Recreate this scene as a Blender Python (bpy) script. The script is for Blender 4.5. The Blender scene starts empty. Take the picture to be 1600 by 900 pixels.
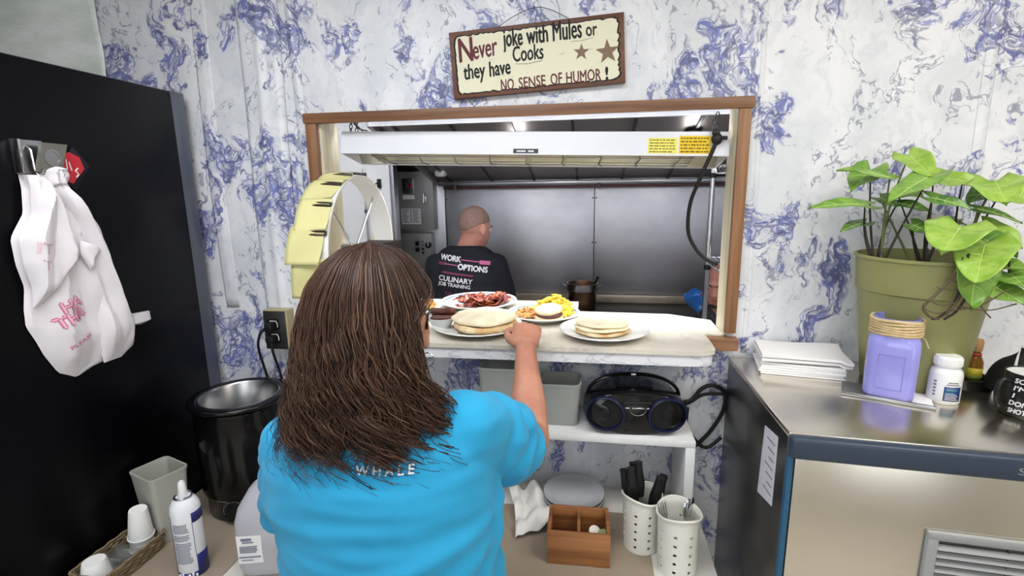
import bpy, bmesh, math, random
from mathutils import Vector, Matrix, noise
from mathutils.bvhtree import BVHTree
R = math.radians
V = Vector
scene = bpy.context.scene
col = scene.collection

# ------------------------------------------------------------------ camera
cd = bpy.data.cameras.new('camera')
cam = bpy.data.objects.new('camera', cd)
col.objects.link(cam)
_p, _y, _r = R(11.09), R(8.89), R(-0.815)
_f = V((-math.sin(_y)*math.cos(_p), math.cos(_y)*math.cos(_p), -math.sin(_p)))
_rt = V((math.cos(_y), math.sin(_y), 0))
_up = _rt.cross(_f)
_r2 = _rt*math.cos(_r) + _up*math.sin(_r)
_u2 = -_rt*math.sin(_r) + _up*math.cos(_r)
cam.matrix_world = Matrix(((_r2.x, _u2.x, -_f.x, 0), (_r2.y, _u2.y, -_f.y, -1.5), (_r2.z, _u2.z, -_f.z, 1.68), (0, 0, 0, 1)))
cd.sensor_width = 36
cd.lens = 788*36/1600
cd.clip_start = 0.02
scene.camera = cam

# ------------------------------------------------------------------ world and exposure
w = bpy.data.worlds.new('world')
scene.world = w
w.use_nodes = True
w.node_tree.nodes['Background'].inputs[0].default_value = (0.75, 0.85, 1.0, 1)
w.node_tree.nodes['Background'].inputs[1].default_value = 0.6
vs = scene.view_settings
vs.view_transform = 'Standard'
vs.look = 'None'
vs.gamma = 1
vs.use_curve_mapping = False
vs.exposure = 0.12
LAMP_DINING = 9.0      # emission of the ceiling troffers on this side
LAMP_KITCHEN = 25.0    # emission of the kitchen tubes
DAYLIGHT = 3.0         # emission of the window panes behind the camera

# ------------------------------------------------------------------ materials
def srgb(r, g, b):
    f = lambda c: (c/255/12.92) if c/255 <= .04045 else ((c/255+.055)/1.055)**2.4
    return (f(r), f(g), f(b), 1)

class NT:
    def __init__(s, name):
        s.m = bpy.data.materials.new(name)
        s.m.use_nodes = True
        s.t = s.m.node_tree
        s.b = s.t.nodes['Principled BSDF']
    def n(s, kind, **kw):
        nd = s.t.nodes.new('ShaderNode'+kind)
        for k, v in kw.items():
            if k.startswith('_'):
                setattr(nd, k[1:], v)
            else:
                key = int(k[1:]) if k[0] == 'i' and k[1:].isdigit() else k
                s.set(nd.inputs[key], v)
        return nd
    def set(s, inp, v):
        if isinstance(v, bpy.types.NodeSocket):
            s.t.links.new(v, inp)
        elif isinstance(v, bpy.types.Node):
            s.t.links.new(v.outputs[0], inp)
        else:
            inp.default_value = v
    def math(s, op, a, b=0.0, clamp=False):
        return s.n('Math', _operation=op, _use_clamp=clamp, i0=a, i1=b).outputs[0]
    def mix(s, f, a, b, mode='MIX'):
        nd = s.n('Mix', _data_type='RGBA', _blend_type=mode)
        s.set(nd.inputs[0], f); s.set(nd.inputs[6], a); s.set(nd.inputs[7], b)
        return nd.outputs[2]
    def ramp(s, f, a, b):
        return s.n('MapRange', _interpolation_type='SMOOTHSTEP', Value=f, i1=a, i2=b, i3=0.0, i4=1.0).outputs[0]
    def noise(s, vec, scale, detail=4, rough=.55):
        nd = s.n('TexNoise', Scale=scale, Detail=detail, Roughness=rough)
        if vec is not None: s.set(nd.inputs['Vector'], vec)
        return nd
    def pos(s):
        return s.n('NewGeometry').outputs['Position']
    def obj(s):
        return s.n('TexCoord').outputs['Object']
    def mapping(s, vec, scale=(1, 1, 1), rot=(0, 0, 0)):
        return s.n('Mapping', Vector=vec, Rotation=rot, Scale=scale).outputs[0]
    def bump(s, h, strength=.3, dist=.002):
        nd = s.n('Bump', Strength=strength, Distance=dist, Height=h)
        s.set(s.b.inputs['Normal'], nd.outputs[0])

MATS = {}
def mat(name, rgb, rough=.5, metal=0, spec=.5, var=0.0, vscale=8, bump=0.0, bscale=60, bdist=.002, trans=0, ior=1.45, coat=0, sheen=0, sss=0, emit=0, alpha=1, stretch=(1, 1, 1)):
    if name in MATS: return MATS[name]
    t = NT(name)
    c = srgb(*rgb)
    b = t.b
    b.inputs['Base Color'].default_value = c
    b.inputs['Roughness'].default_value = rough
    b.inputs['Metallic'].default_value = metal
    b.inputs['Specular IOR Level'].default_value = spec
    b.inputs['IOR'].default_value = ior
    b.inputs['Transmission Weight'].default_value = trans
    b.inputs['Coat Weight'].default_value = coat
    b.inputs['Sheen Weight'].default_value = sheen
    b.inputs['Alpha'].default_value = alpha
    if sss:
        b.inputs['Subsurface Weight'].default_value = sss
        b.inputs['Subsurface Radius'].default_value = (.01, .004, .002)
    if emit:
        b.inputs['Emission Color'].default_value = c
        b.inputs['Emission Strength'].default_value = emit
    vec = None
    if var or bump:
        vec = t.mapping(t.obj(), stretch)
    if var:
        nz = t.noise(vec, vscale, 5)
        lo = tuple(x*(1-var) for x in c[:3])+(1,)
        hi = tuple(min(1, x*(1+var)) for x in c[:3])+(1,)
        t.set(b.inputs['Base Color'], t.mix(t.ramp(nz.outputs[0], .3, .7), lo, hi))
    if bump:
        t.bump(t.noise(vec, bscale, 4).outputs[0], bump, bdist)
    MATS[name] = t.m
    return t.m

def wood(name, a, b, axis, scale=1.0, rough=.45):
    t = NT(name)
    st = [55*scale]*3
    st[axis] = 2.2*scale
    v = t.mapping(t.pos(), tuple(st))
    n1 = t.noise(v, 1.0, 6, .6).outputs[0]
    n2 = t.noise(t.mapping(t.pos(), tuple(x*.25 for x in st)), 1.0, 3).outputs[0]
    f = t.math('ADD', t.math('MULTIPLY', t.ramp(n1, .35, .68), .7), t.math('MULTIPLY', t.ramp(n2, .35, .65), .3))
    t.set(t.b.inputs['Base Color'], t.mix(f, srgb(*a), srgb(*b)))
    t.b.inputs['Roughness'].default_value = rough
    t.bump(n1, .25, .0008)
    MATS[name] = t.m
    return t.m

def wallpaper(name, base, tint, vein, rough=.42, rot=.55, relief=.3):
    t = NT(name)
    p = t.pos()
    vm = lambda op, a, b: t.n('VectorMath', _operation=op, i0=a, i1=b).outputs[0]
    sc = lambda a, k: t.n('VectorMath', _operation='SCALE', i0=a, Scale=k).outputs[0]
    wz = t.noise(p, 3.2, 4, .55)
    q = vm('ADD', p, sc(vm('SUBTRACT', wz.outputs['Color'], (.5, .5, .5)), .42))
    q = t.mapping(q, (1, 1, .52), (0, rot, 0))
    fine = t.noise(q, 30, 4, .6)
    q2 = vm('ADD', q, sc(vm('SUBTRACT', fine.outputs['Color'], (.5, .5, .5)), .05))
    d1 = t.n('TexVoronoi', _feature='DISTANCE_TO_EDGE', Vector=q2, Scale=24.0).outputs['Distance']
    d2 = t.n('TexVoronoi', _feature='DISTANCE_TO_EDGE', Vector=q2, Scale=52.0).outputs['Distance']
    n1 = t.noise(q, 5.2, 3, .5).outputs[0]
    n3 = t.noise(q2, 20, 4, .6).outputs[0]
    n4 = t.noise(q2, 46, 3, .6).outputs[0]
    f = t.math('ADD', t.math('MULTIPLY', n1, .68), t.math('MULTIPLY', n3, .32))
    m = t.ramp(f, .515, .555)
    core = t.ramp(f, .56, .60)
    net = t.math('MAXIMUM', t.math('SUBTRACT', 1.0, t.ramp(d1, .04, .13)), t.math('MULTIPLY', t.math('SUBTRACT', 1.0, t.ramp(d2, .05, .16)), .8))
    veins = t.math('MULTIPLY', net, m)
    blot = t.math('MULTIPLY', t.math('MULTIPLY', core, t.ramp(n4, .42, .54)), .6)
    amt = t.math('MAXIMUM', veins, blot, True)
    # thin stray hair-lines between the clusters
    rid = t.math('ABSOLUTE', t.math('SUBTRACT', t.noise(q, 6.5, 5, .6).outputs[0], .5))
    hair = t.math('MULTIPLY', t.math('SUBTRACT', 1.0, t.ramp(rid, .003, .013)), t.ramp(n3, .44, .54))
    b0 = t.mix(t.ramp(t.noise(q, 7, 4).outputs[0], .35, .65), srgb(*base), srgb(*tint))
    b0 = t.mix(t.math('MULTIPLY', t.ramp(fine.outputs[0], .5, .68), .3), b0, srgb(188, 190, 204))
    v0 = t.mix(t.ramp(n4, .4, .6), srgb(*vein), srgb(int(vein[0]*.66), int(vein[1]*.66), int(vein[2]*.70)))
    c = t.mix(t.math('MULTIPLY', amt, .9), b0, v0)
    c = t.mix(t.math('MULTIPLY', hair, .6), c, srgb(78, 84, 124))
    t.set(t.b.inputs['Base Color'], c)
    t.b.inputs['Roughness'].default_value = rough
    wr = t.noise(t.mapping(p, (9, 9, 1.3)), 1.0, 4).outputs[0]
    wr2 = t.noise(p, 16, 4).outputs[0]
    t.bump(t.math('ADD', wr, t.math('MULTIPLY', wr2, .5)), relief, .012)
    MATS[name] = t.m
    return t.m

def steel(name, rgb, rough, axis=0, streak=.12, smear=.2):
    t = NT(name)
    st = [420.0]*3
    st[axis] = 9.0
    n1 = t.noise(t.mapping(t.pos(), tuple(st)), 1.0, 4).outputs[0]
    n2 = t.noise(t.mapping(t.pos(), (2.2, 2.2, 2.8)), 1.0, 5, .6).outputs[0]
    c = srgb(*rgb)
    d = tuple(x*(1-smear) for x in c[:3])+(1,)
    t.set(t.b.inputs['Base Color'], t.mix(t.ramp(n2, .3, .7), d, c))
    t.b.inputs['Metallic'].default_value = 1
    t.set(t.b.inputs['Roughness'], t.math('ADD', t.math('MULTIPLY', n1, streak), t.math('ADD', t.math('MULTIPLY', n2, .14), rough-.12)))
    t.bump(n1, .02, .0005)
    MATS[name] = t.m
    return t.m

wp = wallpaper('blue_marbled_wallpaper', (232, 232, 236), (214, 217, 222), (94, 104, 180))
steel('brushed_steel', (214, 214, 218), .46, 0, .06, .22)
steel('ice_steel', (226, 219, 206), .27, 0, .05, .06)
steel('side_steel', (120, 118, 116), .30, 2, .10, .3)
steel('dark_steel', (96, 94, 98), .42, 0, .1, .3)
wood('oak_x', (150, 106, 74), (100, 66, 44), 0)
wood('oak_z', (156, 110, 74), (104, 68, 42), 2)
wood('box_wood', (176, 118, 70), (116, 72, 40), 0, .8)
wood('pine_z', (216, 208, 182), (192, 180, 150), 2)
mat('white_paint', (226, 226, 226), .45, var=.04)
mat('ceiling_white', (225, 224, 220), .8, var=.03)
mat('cream_wall', (205, 200, 190), .7, var=.05)
mat('floor_tile', (205, 196, 182), .45, var=.15)
mat('laminate', (224, 222, 214), .35, var=.05, vscale=6)
mat('table_white', (218, 214, 206), .4, var=.03)
mat('black_gloss', (9, 9, 11), .16, spec=.5)
mat('black_fridge', (4, 4, 7), .30, spec=.2, var=.2, vscale=3)
mat('black_plastic', (14, 14, 16), .38)
mat('black_rubber', (18, 18, 19), .55)
mat('chrome', (215, 215, 218), .12, metal=1)
mat('steel_plain', (170, 170, 172), .28, metal=1)
mat('white_plastic', (236, 236, 234), .35)
mat('styrofoam', (244, 243, 240), .7, bump=.1, bscale=300)
mat('glaze', (238, 238, 234), .12, spec=.6, var=.02)
mat('paper_white', (238, 236, 236), .8)
mat('ink', (24, 24, 28), .7)
mat('print_white', (236, 234, 236), .7)
mat('print_pink', (212, 110, 160), .7)
mat('print_dim_pink', (120, 52, 84), .7)

# ------------------------------------------------------------------ mesh helpers
class G:
    def __init__(s):
        s.v = []; s.f = []; s.mi = []
    def add(s, vs_, fs, M=None, mi=0):
        o = len(s.v)
        if M is None:
            s.v += [tuple(x) for x in vs_]
        else:
            s.v += [tuple(M @ V(x)) for x in vs_]
        s.f += [tuple(i+o for i in f) for f in fs]
        s.mi += [mi]*len(fs)
        return s
    def box(s, a, b, bev=0, M=None, seg=2, mi=0):
        bm = bmesh.new()
        bmesh.ops.create_cube(bm, size=1)
        for v in bm.verts:
            v.co = V([(a[i]+b[i])/2 + v.co[i]*(b[i]-a[i]) for i in range(3)])
        if bev:
            bmesh.ops.bevel(bm, geom=bm.edges[:], offset=bev, segments=seg, affect='EDGES', profile=.5)
        bm.verts.index_update()
        s.add([v.co.copy() for v in bm.verts], [[v.index for v in f.verts] for f in bm.faces], M, mi)
        bm.free()
        return s
    def cyl(s, p0, p1, r0, r1=None, n=20, caps=True, mi=0):
        r1 = r0 if r1 is None else r1
        p0, p1 = V(p0), V(p1)
        q = (p1-p0).to_track_quat('Z', 'Y').to_matrix()
        vs_ = []
        for p, r in ((p0, r0), (p1, r1)):
            vs_ += [p + q @ V((r*math.cos(2*math.pi*i/n), r*math.sin(2*math.pi*i/n), 0)) for i in range(n)]
        fs = [(i, (i+1) % n, n+(i+1) % n, n+i) for i in range(n)]
        if caps: fs += [tuple(range(n))[::-1], tuple(range(n, 2*n))]
        return s.add(vs_, fs, None, mi)
    def loft(s, rings, caps=True, closed=True, mi=0, loop=False):
        n = len(rings[0]); m = len(rings)
        vs_ = [p for r in rings for p in r]
        fs = []
        for j in range(m if loop else m-1):
            k = (j+1) % m
            for i in range(n if closed else n-1):
                fs.append((j*n+i, j*n+(i+1) % n, k*n+(i+1) % n, k*n+i))
        if caps and closed and not loop:
            fs += [tuple(range(n))[::-1], tuple(range((m-1)*n, m*n))]
        return s.add(vs_, fs, None, mi)
    def tube(s, pts, r, n=8, caps=True, loop=False, flat=None, mi=0):
        P = [V(p) for p in pts]
        m = len(P)
        rr = r if isinstance(r, (list, tuple)) else [r]*m
        rings = []
        up = None
        for i in range(m):
            if loop: d = P[(i+1) % m]-P[i-1]
            else: d = P[min(i+1, m-1)]-P[max(i-1, 0)]
            if d.length < 1e-9: d = V((0, 0, 1))
            d.normalize()
            if up is None:
                up = d.orthogonal().normalized() if flat is None else (V(flat)-d*V(flat).dot(d)).normalized()
            else:
                up = (up-d*up.dot(d))
                up = up.normalized() if up.length > 1e-6 else d.orthogonal().normalized()
            sd = d.cross(up)
            k = rr[i]
            ka, kb = (k if isinstance(k, tuple) else (k, k))
            rings.append([P[i]+up*ka*math.cos(2*math.pi*j/n)+sd*kb*math.sin(2*math.pi*j/n) for j in range(n)])
        return s.loft(rings, caps, True, mi, loop)
    def lathe(s, prof, n=32, c=(0, 0, 0), M=None, mi=0, wob=None):
        c = V(c)
        vs_ = []; fs = []
        idx = []
        for (r, z) in prof:
            if r < 1e-6:
                idx.append([len(vs_)]); vs_.append(c+V((0, 0, z)))
            else:
                a = []
                for i in range(n):
                    t = 2*math.pi*i/n
                    k = 1 if wob is None else wob(t, r, z)
                    a.append(len(vs_)); vs_.append(c+V((r*k*math.cos(t), r*k*math.sin(t), z)))
                idx.append(a)
        for a, b in zip(idx, idx[1:]):
            if len(a) == 1 and len(b) == 1: continue
            for i in range(n):
                j = (i+1) % n
                if len(a) == 1: fs.append((a[0], b[j], b[i]))
                elif len(b) == 1: fs.append((a[i], a[j], b[0]))
                else: fs.append((a[i], a[j], b[j], b[i]))
        return s.add(vs_, fs, M, mi)
    def ell(s, c, r, rot=None, nu=20, nv=14, mi=0):
        pr = [(0, -1)]+[(math.cos(-math.pi/2+math.pi*i/nv), math.sin(-math.pi/2+math.pi*i/nv)) for i in range(1, nv)]+[(0, 1)]
        M = Matrix.Translation(V(c)) @ (rot.to_4x4() if rot else Matrix()) @ Matrix.Diagonal((*r, 1))
        return s.lathe(pr, nu, (0, 0, 0), M, mi)
    def prism(s, poly, d0, d1, plane='xz', M=None, mi=0):
        def mk(p, d):
            return {'xz': (p[0], d, p[1]), 'xy': (p[0], p[1], d), 'yz': (d, p[0], p[1])}[plane]
        n = len(poly)
        vs_ = [mk(p, d0) for p in poly]+[mk(p, d1) for p in poly]
        fs = [tuple(range(n)), tuple(range(n, 2*n))[::-1]]+[(i, (i+1) % n, n+(i+1) % n, n+i) for i in range(n)]
        return s.add(vs_, fs, M, mi)
    def grid(s, fn, nu, nv, mi=0):
        vs_ = [fn(i/nu, j/nv) for j in range(nv+1) for i in range(nu+1)]
        fs = [(j*(nu+1)+i, j*(nu+1)+i+1, (j+1)*(nu+1)+i+1, (j+1)*(nu+1)+i) for j in range(nv) for i in range(nu)]
        return s.add(vs_, fs, None, mi)
    def slab(s, fn, nu, nv, th, mi=0):
        """a closed thin sheet: fn gives the top side, th(u,v) or a number the thickness along -z of the normal"""
        top = [V(fn(i/nu, j/nv)) for j in range(nv+1) for i in range(nu+1)]
        W = nu+1
        nrm = []
        for j in range(nv+1):
            for i in range(nu+1):
                a = top[j*W+min(i+1, nu)]-top[j*W+max(i-1, 0)]
                b = top[min(j+1, nv)*W+i]-top[max(j-1, 0)*W+i]
                c = a.cross(b)
                nrm.append(c.normalized() if c.length > 1e-12 else V((0, 0, 1)))
        bot = [p-q*th for p, q in zip(top, nrm)]
        n = len(top)
        fs = []
        for j in range(nv):
            for i in range(nu):
                a, b, c, d = j*W+i, j*W+i+1, (j+1)*W+i+1, (j+1)*W+i
                fs.append((a, b, c, d)); fs.append((n+d, n+c, n+b, n+a))
        ed = [(i, i+1) for i in range(nu)]+[(j*W+nu, (j+1)*W+nu) for j in range(nv)]+[(nv*W+i+1, nv*W+i) for i in range(nu)]+[((j+1)*W, j*W) for j in range(nv)]
        fs += [(b, a, n+a, n+b) for a, b in ed]
        return s.add(top+bot, fs, None, mi)
    def mesh(s, name):
        me = bpy.data.meshes.new(name)
        me.from_pydata(s.v, [], s.f)
        bm = bmesh.new(); bm.from_mesh(me)
        bmesh.ops.recalc_face_normals(bm, faces=bm.faces[:])
        bm.to_mesh(me); bm.free()
        return me
    def obj(s, name, m, parent=None, smooth=40, loc=None, world=False, rot=None, label=None, recalc=True):
        me = s.mesh(name) if recalc else None
        if me is None:
            me = bpy.data.meshes.new(name); me.from_pydata(s.v, [], s.f)
        return link(me, name, m, parent, smooth, loc, world, rot, label, s.mi if isinstance(m, (list, tuple)) else None)

def link(me, name, m, parent=None, smooth=40, loc=None, world=False, rot=None, label=None, mi=None):
    for x in (m if isinstance(m, (list, tuple)) else [m]):
        me.materials.append(MATS[x] if isinstance(x, str) else x)
    if mi: me.polygons.foreach_set('material_index', mi)
    if smooth:
        me.polygons.foreach_set('use_smooth', [True]*len(me.polygons))
        if smooth < 180: me.set_sharp_from_angle(angle=R(smooth))
    o = bpy.data.objects.new(name, me)
    col.objects.link(o)
    if loc is not None: o.location = loc
    if rot is not None: o.rotation_euler = rot
    if parent is not None:
        o.parent = parent
        if world:
            r = parent
            chain = Matrix()
            while r is not None:
                chain = r.matrix_parent_inverse @ r.matrix_basis @ chain if r.parent else r.matrix_basis @ chain
                r = r.parent
            o.matrix_parent_inverse = chain.inverted()
    if label: o['label'] = label
    return o

def tag(o, label, cat, group=None):
    o['label'] = label; o['category'] = cat
    if group: o['group'] = group
    return o
def thing(name, label, cat, loc=(0, 0, 0), rot=(0, 0, 0), group=None):
    o = bpy.data.objects.new(name, None)
    col.objects.link(o)
    o.empty_display_size = .05
    o.location = loc; o.rotation_euler = rot
    return tag(o, label, cat, group)
def struct(o):
    o['kind'] = 'structure'
    return o

def text(s, size=1.0, bold=0.0, align='CENTER', shear=0.0, space=1.0):
    """flat lettering in the xy plane as (verts, faces)"""
    cu = bpy.data.curves.new('lettering', 'FONT')
    cu.body = s; cu.size = size; cu.align_x = align; cu.shear = shear
    cu.offset = bold*size; cu.space_character = space
    cu.resolution_u = 3
    o = bpy.data.objects.new('lettering_tmp', cu)
    col.objects.link(o)
    bpy.context.view_layer.update()
    dg = bpy.context.evaluated_depsgraph_get()
    me = bpy.data.meshes.new_from_object(o.evaluated_get(dg))
    vs_ = [v.co.copy() for v in me.vertices]
    fs = [tuple(p.vertices) for p in me.polygons]
    bpy.data.objects.remove(o); bpy.data.meshes.remove(me); bpy.data.curves.remove(cu)
    return vs_, fs
def fit_text(s, width, height, bold=0.0, **kw):
    """lettering scaled so that it is width wide; height is the cap height; origin at the left baseline"""
    vs_, fs = text(s, 1.0, **kw)
    x0 = min(v.x for v in vs_); x1 = max(v.x for v in vs_)
    cap = .72
    base = [V(((v.x-x0)/(x1-x0)*width, v.y/cap*height, 0)) for v in vs_]
    out, faces = [], []
    d = bold*height*2.2
    for k, (dx, dy) in enumerate([(0, 0)] if not bold else [(d, 0), (-d, 0), (0, d), (0, -d)]):
        o = len(out)
        out += [v+V((dx, dy, k*.00012)) for v in base]
        faces += [tuple(i+o for i in f) for f in fs]
    return out, faces

def blob(g, voxel, smooth=3, disp=None):
    """union of the closed pieces in g as one continuous mesh"""
    me = g.mesh('tmp')
    o = bpy.data.objects.new('tmp', me)
    col.objects.link(o)
    md = o.modifiers.new('r', 'REMESH')
    md.mode = 'VOXEL'; md.voxel_size = voxel; md.adaptivity = 0
    bpy.context.view_layer.update()
    dg = bpy.context.evaluated_depsgraph_get()
    out = bpy.data.meshes.new_from_object(o.evaluated_get(dg))
    bpy.data.objects.remove(o); bpy.data.meshes.remove(me)
    bm = bmesh.new(); bm.from_mesh(out)
    for _ in range(smooth):
        bmesh.ops.smooth_vert(bm, verts=bm.verts[:], factor=.5, use_axis_x=True, use_axis_y=True, use_axis_z=True)
    if disp:
        bm.normal_update()
        mv = [(v, v.normal.copy()*disp(v.co, v.normal)) for v in bm.verts]
        for v, d in mv: v.co += d
    bm.to_mesh(out); bm.free()
    return out

def copy_tree(o, parent=None):
    c = o.copy()
    col.objects.link(c)
    if parent is not None: c.parent = parent
    for ch in list(o.children): copy_tree(ch, c)
    return c
def smoothpath(pts, k=6):
    """Catmull-Rom through the points"""
    P = [V(p) for p in pts]
    Q = [P[0]*2-P[1]]+P+[P[-1]*2-P[-2]]
    out = []
    for i in range(1, len(Q)-2):
        a, b, c, d = Q[i-1], Q[i], Q[i+1], Q[i+2]
        for j in range(k):
            t = j/k
            out.append(.5*((2*b)+(c-a)*t+(2*a-5*b+4*c-d)*t*t+(3*b-a-3*c+d)*t**3))
    out.append(P[-1])
    return out
def patch(g, c, r, a0, a1, z0, z1, n=10, th=.0006, mi=0, r1=None):
    """a thin label wrapped on an upright cylinder (angles in degrees, 0 = +x)"""
    r1 = r if r1 is None else r1
    def fn(u, v):
        a = R(a0+(a1-a0)*u); rr = (r+(r1-r)*v)+th
        return (c[0]+rr*math.cos(a), c[1]+rr*math.sin(a), c[2]+z0+(z1-z0)*v)
    return g.slab(fn, n, 1, th*.9, mi)
rng = random.Random(7)
def on_cloth(vs_, fs, org, right, upv, ray, bvh, parent, m, name='lettering', off=.0022):
    out = []
    for v in vs_:
        p = V(org)+V(right)*v.x+V(upv)*v.y
        h, n_, i_, d_ = bvh.ray_cast(p, V(ray).normalized())
        if h is None: h = p+V(ray)*.02
        out.append(h-V(ray).normalized()*(off+v.z))
    return G().add(out, fs).obj(name, m, parent, world=True, smooth=0)
def bvh_of(*objs):
    vs_, fs = [], []
    for o in objs:
        k = len(vs_)
        vs_ += [v.co.copy() for v in o.data.vertices]
        fs += [tuple(i+k for i in p.vertices) for p in o.data.polygons]
    return BVHTree.FromPolygons(vs_, fs)
# ================================================================== the two rooms
def sbox(name, a, b, m, parent=None, bev=0):
    o = G().box(a, b, bev).obj(name, m, parent, smooth=30)
    if parent is None: struct(o)
    return o
sbox('floor', (-2.7, -4.6, -.1), (2.7, 2.0, 0), 'floor_tile')
sbox('ceiling', (-2.7, -4.6, 2.5), (2.7, 2.0, 2.6), 'ceiling_white')
sbox('wall_left', (-2.7, -4.6, 0), (-2.6, 2.0, 2.5), 'cream_wall')
sbox('wall_right', (2.6, -4.6, 0), (2.7, 2.0, 2.5), 'cream_wall')
OX0, OX1, OZ0, OZ1 = -.826, .400, 1.209, 1.91
g = G()
g.box((-2.6, 0, 0), (OX0, .10, 2.5)); g.box((OX1, 0, 0), (2.6, .10, 2.5))
g.box((OX0, 0, 0), (OX1, .10, OZ0)); g.box((OX0, 0, OZ1), (OX1, .10, 2.5))
wf = struct(g.obj('wall_front', 'blue_marbled_wallpaper', smooth=0))
# the papered-over conduit chase left of the hatch and the loose folds of the paper
def chase(u, v):
    z = .745+(2.5-.745)*v
    x0, x1 = -1.062, -.925
    x = x0+(x1-x0)*u
    k = min(1, u/.10, (1-u)/.10)
    h = .002+.013*k+.006*math.exp(-((u-.5+.03*math.sin(z*5))/.09)**2)+.0018*math.sin(z*9+u*5)
    return (x+.004*math.sin(z*3.1), -h, z)
G().slab(chase, 24, 40, .012).obj('conduit_chase', 'blue_marbled_wallpaper', wf, smooth=180)
def fold(x0, wd, hh, z0, z1, sd):
    def f(u, v):
        z = z0+(z1-z0)*v
        return (x0+wd*(u-.5)+.006*math.sin(z*4+sd), -.0005-hh*math.sin(math.pi*u)**2*(.6+.4*math.sin(z*6+sd)), z)
    return G().slab(f, 8, 30, .0006).obj('paper_fold', 'blue_marbled_wallpaper', wf, smooth=180)
fold(-.885, .03, .006, 1.35, 2.5, 1); fold(.445, .014, .003, 1.2, 2.5, 2); fold(-1.19, .05, .005, 1.3, 2.4, 4); fold(.98, .03, .004, 1.55, 2.5, 3)
t = NT('clear_plastic_sheet')
n1 = t.noise(t.mapping(t.pos(), (2.0, 2.0, 6.0), (0, .3, 0)), 1.2, 5, .6).outputs[0]
t.set(t.b.inputs['Base Color'], t.mix(t.ramp(n1, .3, .7), srgb(248, 252, 250), srgb(214, 222, 214)))
t.b.inputs['Roughness'].default_value = .22
t.bump(n1, .6, .03)
MATS['clear_plastic_sheet'] = t.m
def sheet(u, v):
    x = -2.4+(2.4-1.535)*u; z = 1.9+.6*v
    return (x, -.006-.006*abs(math.sin(z*14+x*5))-.004*math.sin(x*17), z)
G().slab(sheet, 40, 24, .003).obj('plastic_sheet', 'clear_plastic_sheet', wf, smooth=180, label='glossy greenish grey plastic sheet tacked over the wallpaper above the refrigerator')

# far wall of the dining side with the windows that light the place
g = G()
WX = [(-2.0, -.5), (.5, 2.0)]
g.box((-2.6, -4.6, 0), (2.6, -4.5, .8)); g.box((-2.6, -4.6, 2.2), (2.6, -4.5, 2.5))
g.box((-2.6, -4.6, .8), (-2.0, -4.5, 2.2)); g.box((-.5, -4.6, .8), (.5, -4.5, 2.2)); g.box((2.0, -4.6, .8), (2.6, -4.5, 2.2))
struct(g.obj('wall_back', 'cream_wall', smooth=0))
t = NT('daylit_pane')
t.b.inputs['Base Color'].default_value = (.8, .85, .9, 1)
t.b.inputs['Emission Color'].default_value = (.86, .93, 1, 1)
t.b.inputs['Emission Strength'].default_value = DAYLIGHT
MATS['daylit_pane'] = t.m
for i, (a, b) in enumerate(WX):
    fr = G()
    fr.box((a, -4.56, .8), (a+.06, -4.48, 2.2)); fr.box((b-.06, -4.56, .8), (b, -4.48, 2.2))
    fr.box((a+.06, -4.56, .8), (b-.06, -4.48, .86)); fr.box((a+.06, -4.56, 2.14), (b-.06, -4.48, 2.2)); fr.box(((a+b)/2-.02, -4.55, .86), ((a+b)/2+.02, -4.49, 2.14))
    wo = struct(fr.obj('window_%d' % (i+1), 'white_paint', smooth=0))
    G().box((a+.06, -4.535, .86), (b-.06, -4.525, 2.14)).obj('pane', 'daylit_pane', wo, smooth=0)

# ceiling lamps
def lampmat(name, k, c=(1, .98, .95)):
    t = NT(name)
    t.b.inputs['Base Color'].default_value = (.9, .9, .9, 1)
    t.b.inputs['Emission Color'].default_value = (*c, 1)
    t.b.inputs['Emission Strength'].default_value = k
    MATS[name] = t.m
lampmat('troffer_glow', LAMP_DINING, (.93, .96, 1))
lampmat('troffer_glow_warm', LAMP_DINING, (1, .96, .88))
lampmat('tube_glow', LAMP_KITCHEN, (.96, .98, 1))
def troffer(x, y, wx, wy, m, label, grp, z=2.5):
    r = thing('ceiling_light', label, 'ceiling light', (x, y, z-.045), group=grp)
    fr = G()
    for a, b in (((-wx/2, -wy/2, 0), (wx/2, -wy/2+.03, .045)), ((-wx/2, wy/2-.03, 0), (wx/2, wy/2, .045)), ((-wx/2, -wy/2+.03, 0), (-wx/2+.03, wy/2-.03, .045)), ((wx/2-.03, -wy/2+.03, 0), (wx/2, wy/2-.03, .045))):
        fr.box(a, b)
    fr.obj('frame', 'white_paint', r, smooth=0)
    G().box((-wx/2+.03, -wy/2+.03, .012), (wx/2-.03, wy/2-.03, .02)).obj('diffuser', m, r, smooth=0)
troffer(-.55, -1.0, 1.2, .6, 'troffer_glow', 'white ceiling light panel above the serving counter, over the woman', 'dining ceiling lights')
troffer(1.1, -1.0, 1.2, .6, 'troffer_glow_warm', 'white ceiling light panel above the ice machine', 'dining ceiling lights')
troffer(0, -3.0, 1.2, .6, 'troffer_glow', 'white ceiling light panel near the rear windows', 'dining ceiling lights')
troffer(-.75, .42, 1.2, .28, 'tube_glow', 'narrow kitchen ceiling light behind the hatch, over the cook', 'kitchen ceiling lights')
troffer(.6, .42, 1.2, .28, 'tube_glow', 'narrow kitchen ceiling light over the wire rack', 'kitchen ceiling lights')

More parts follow.
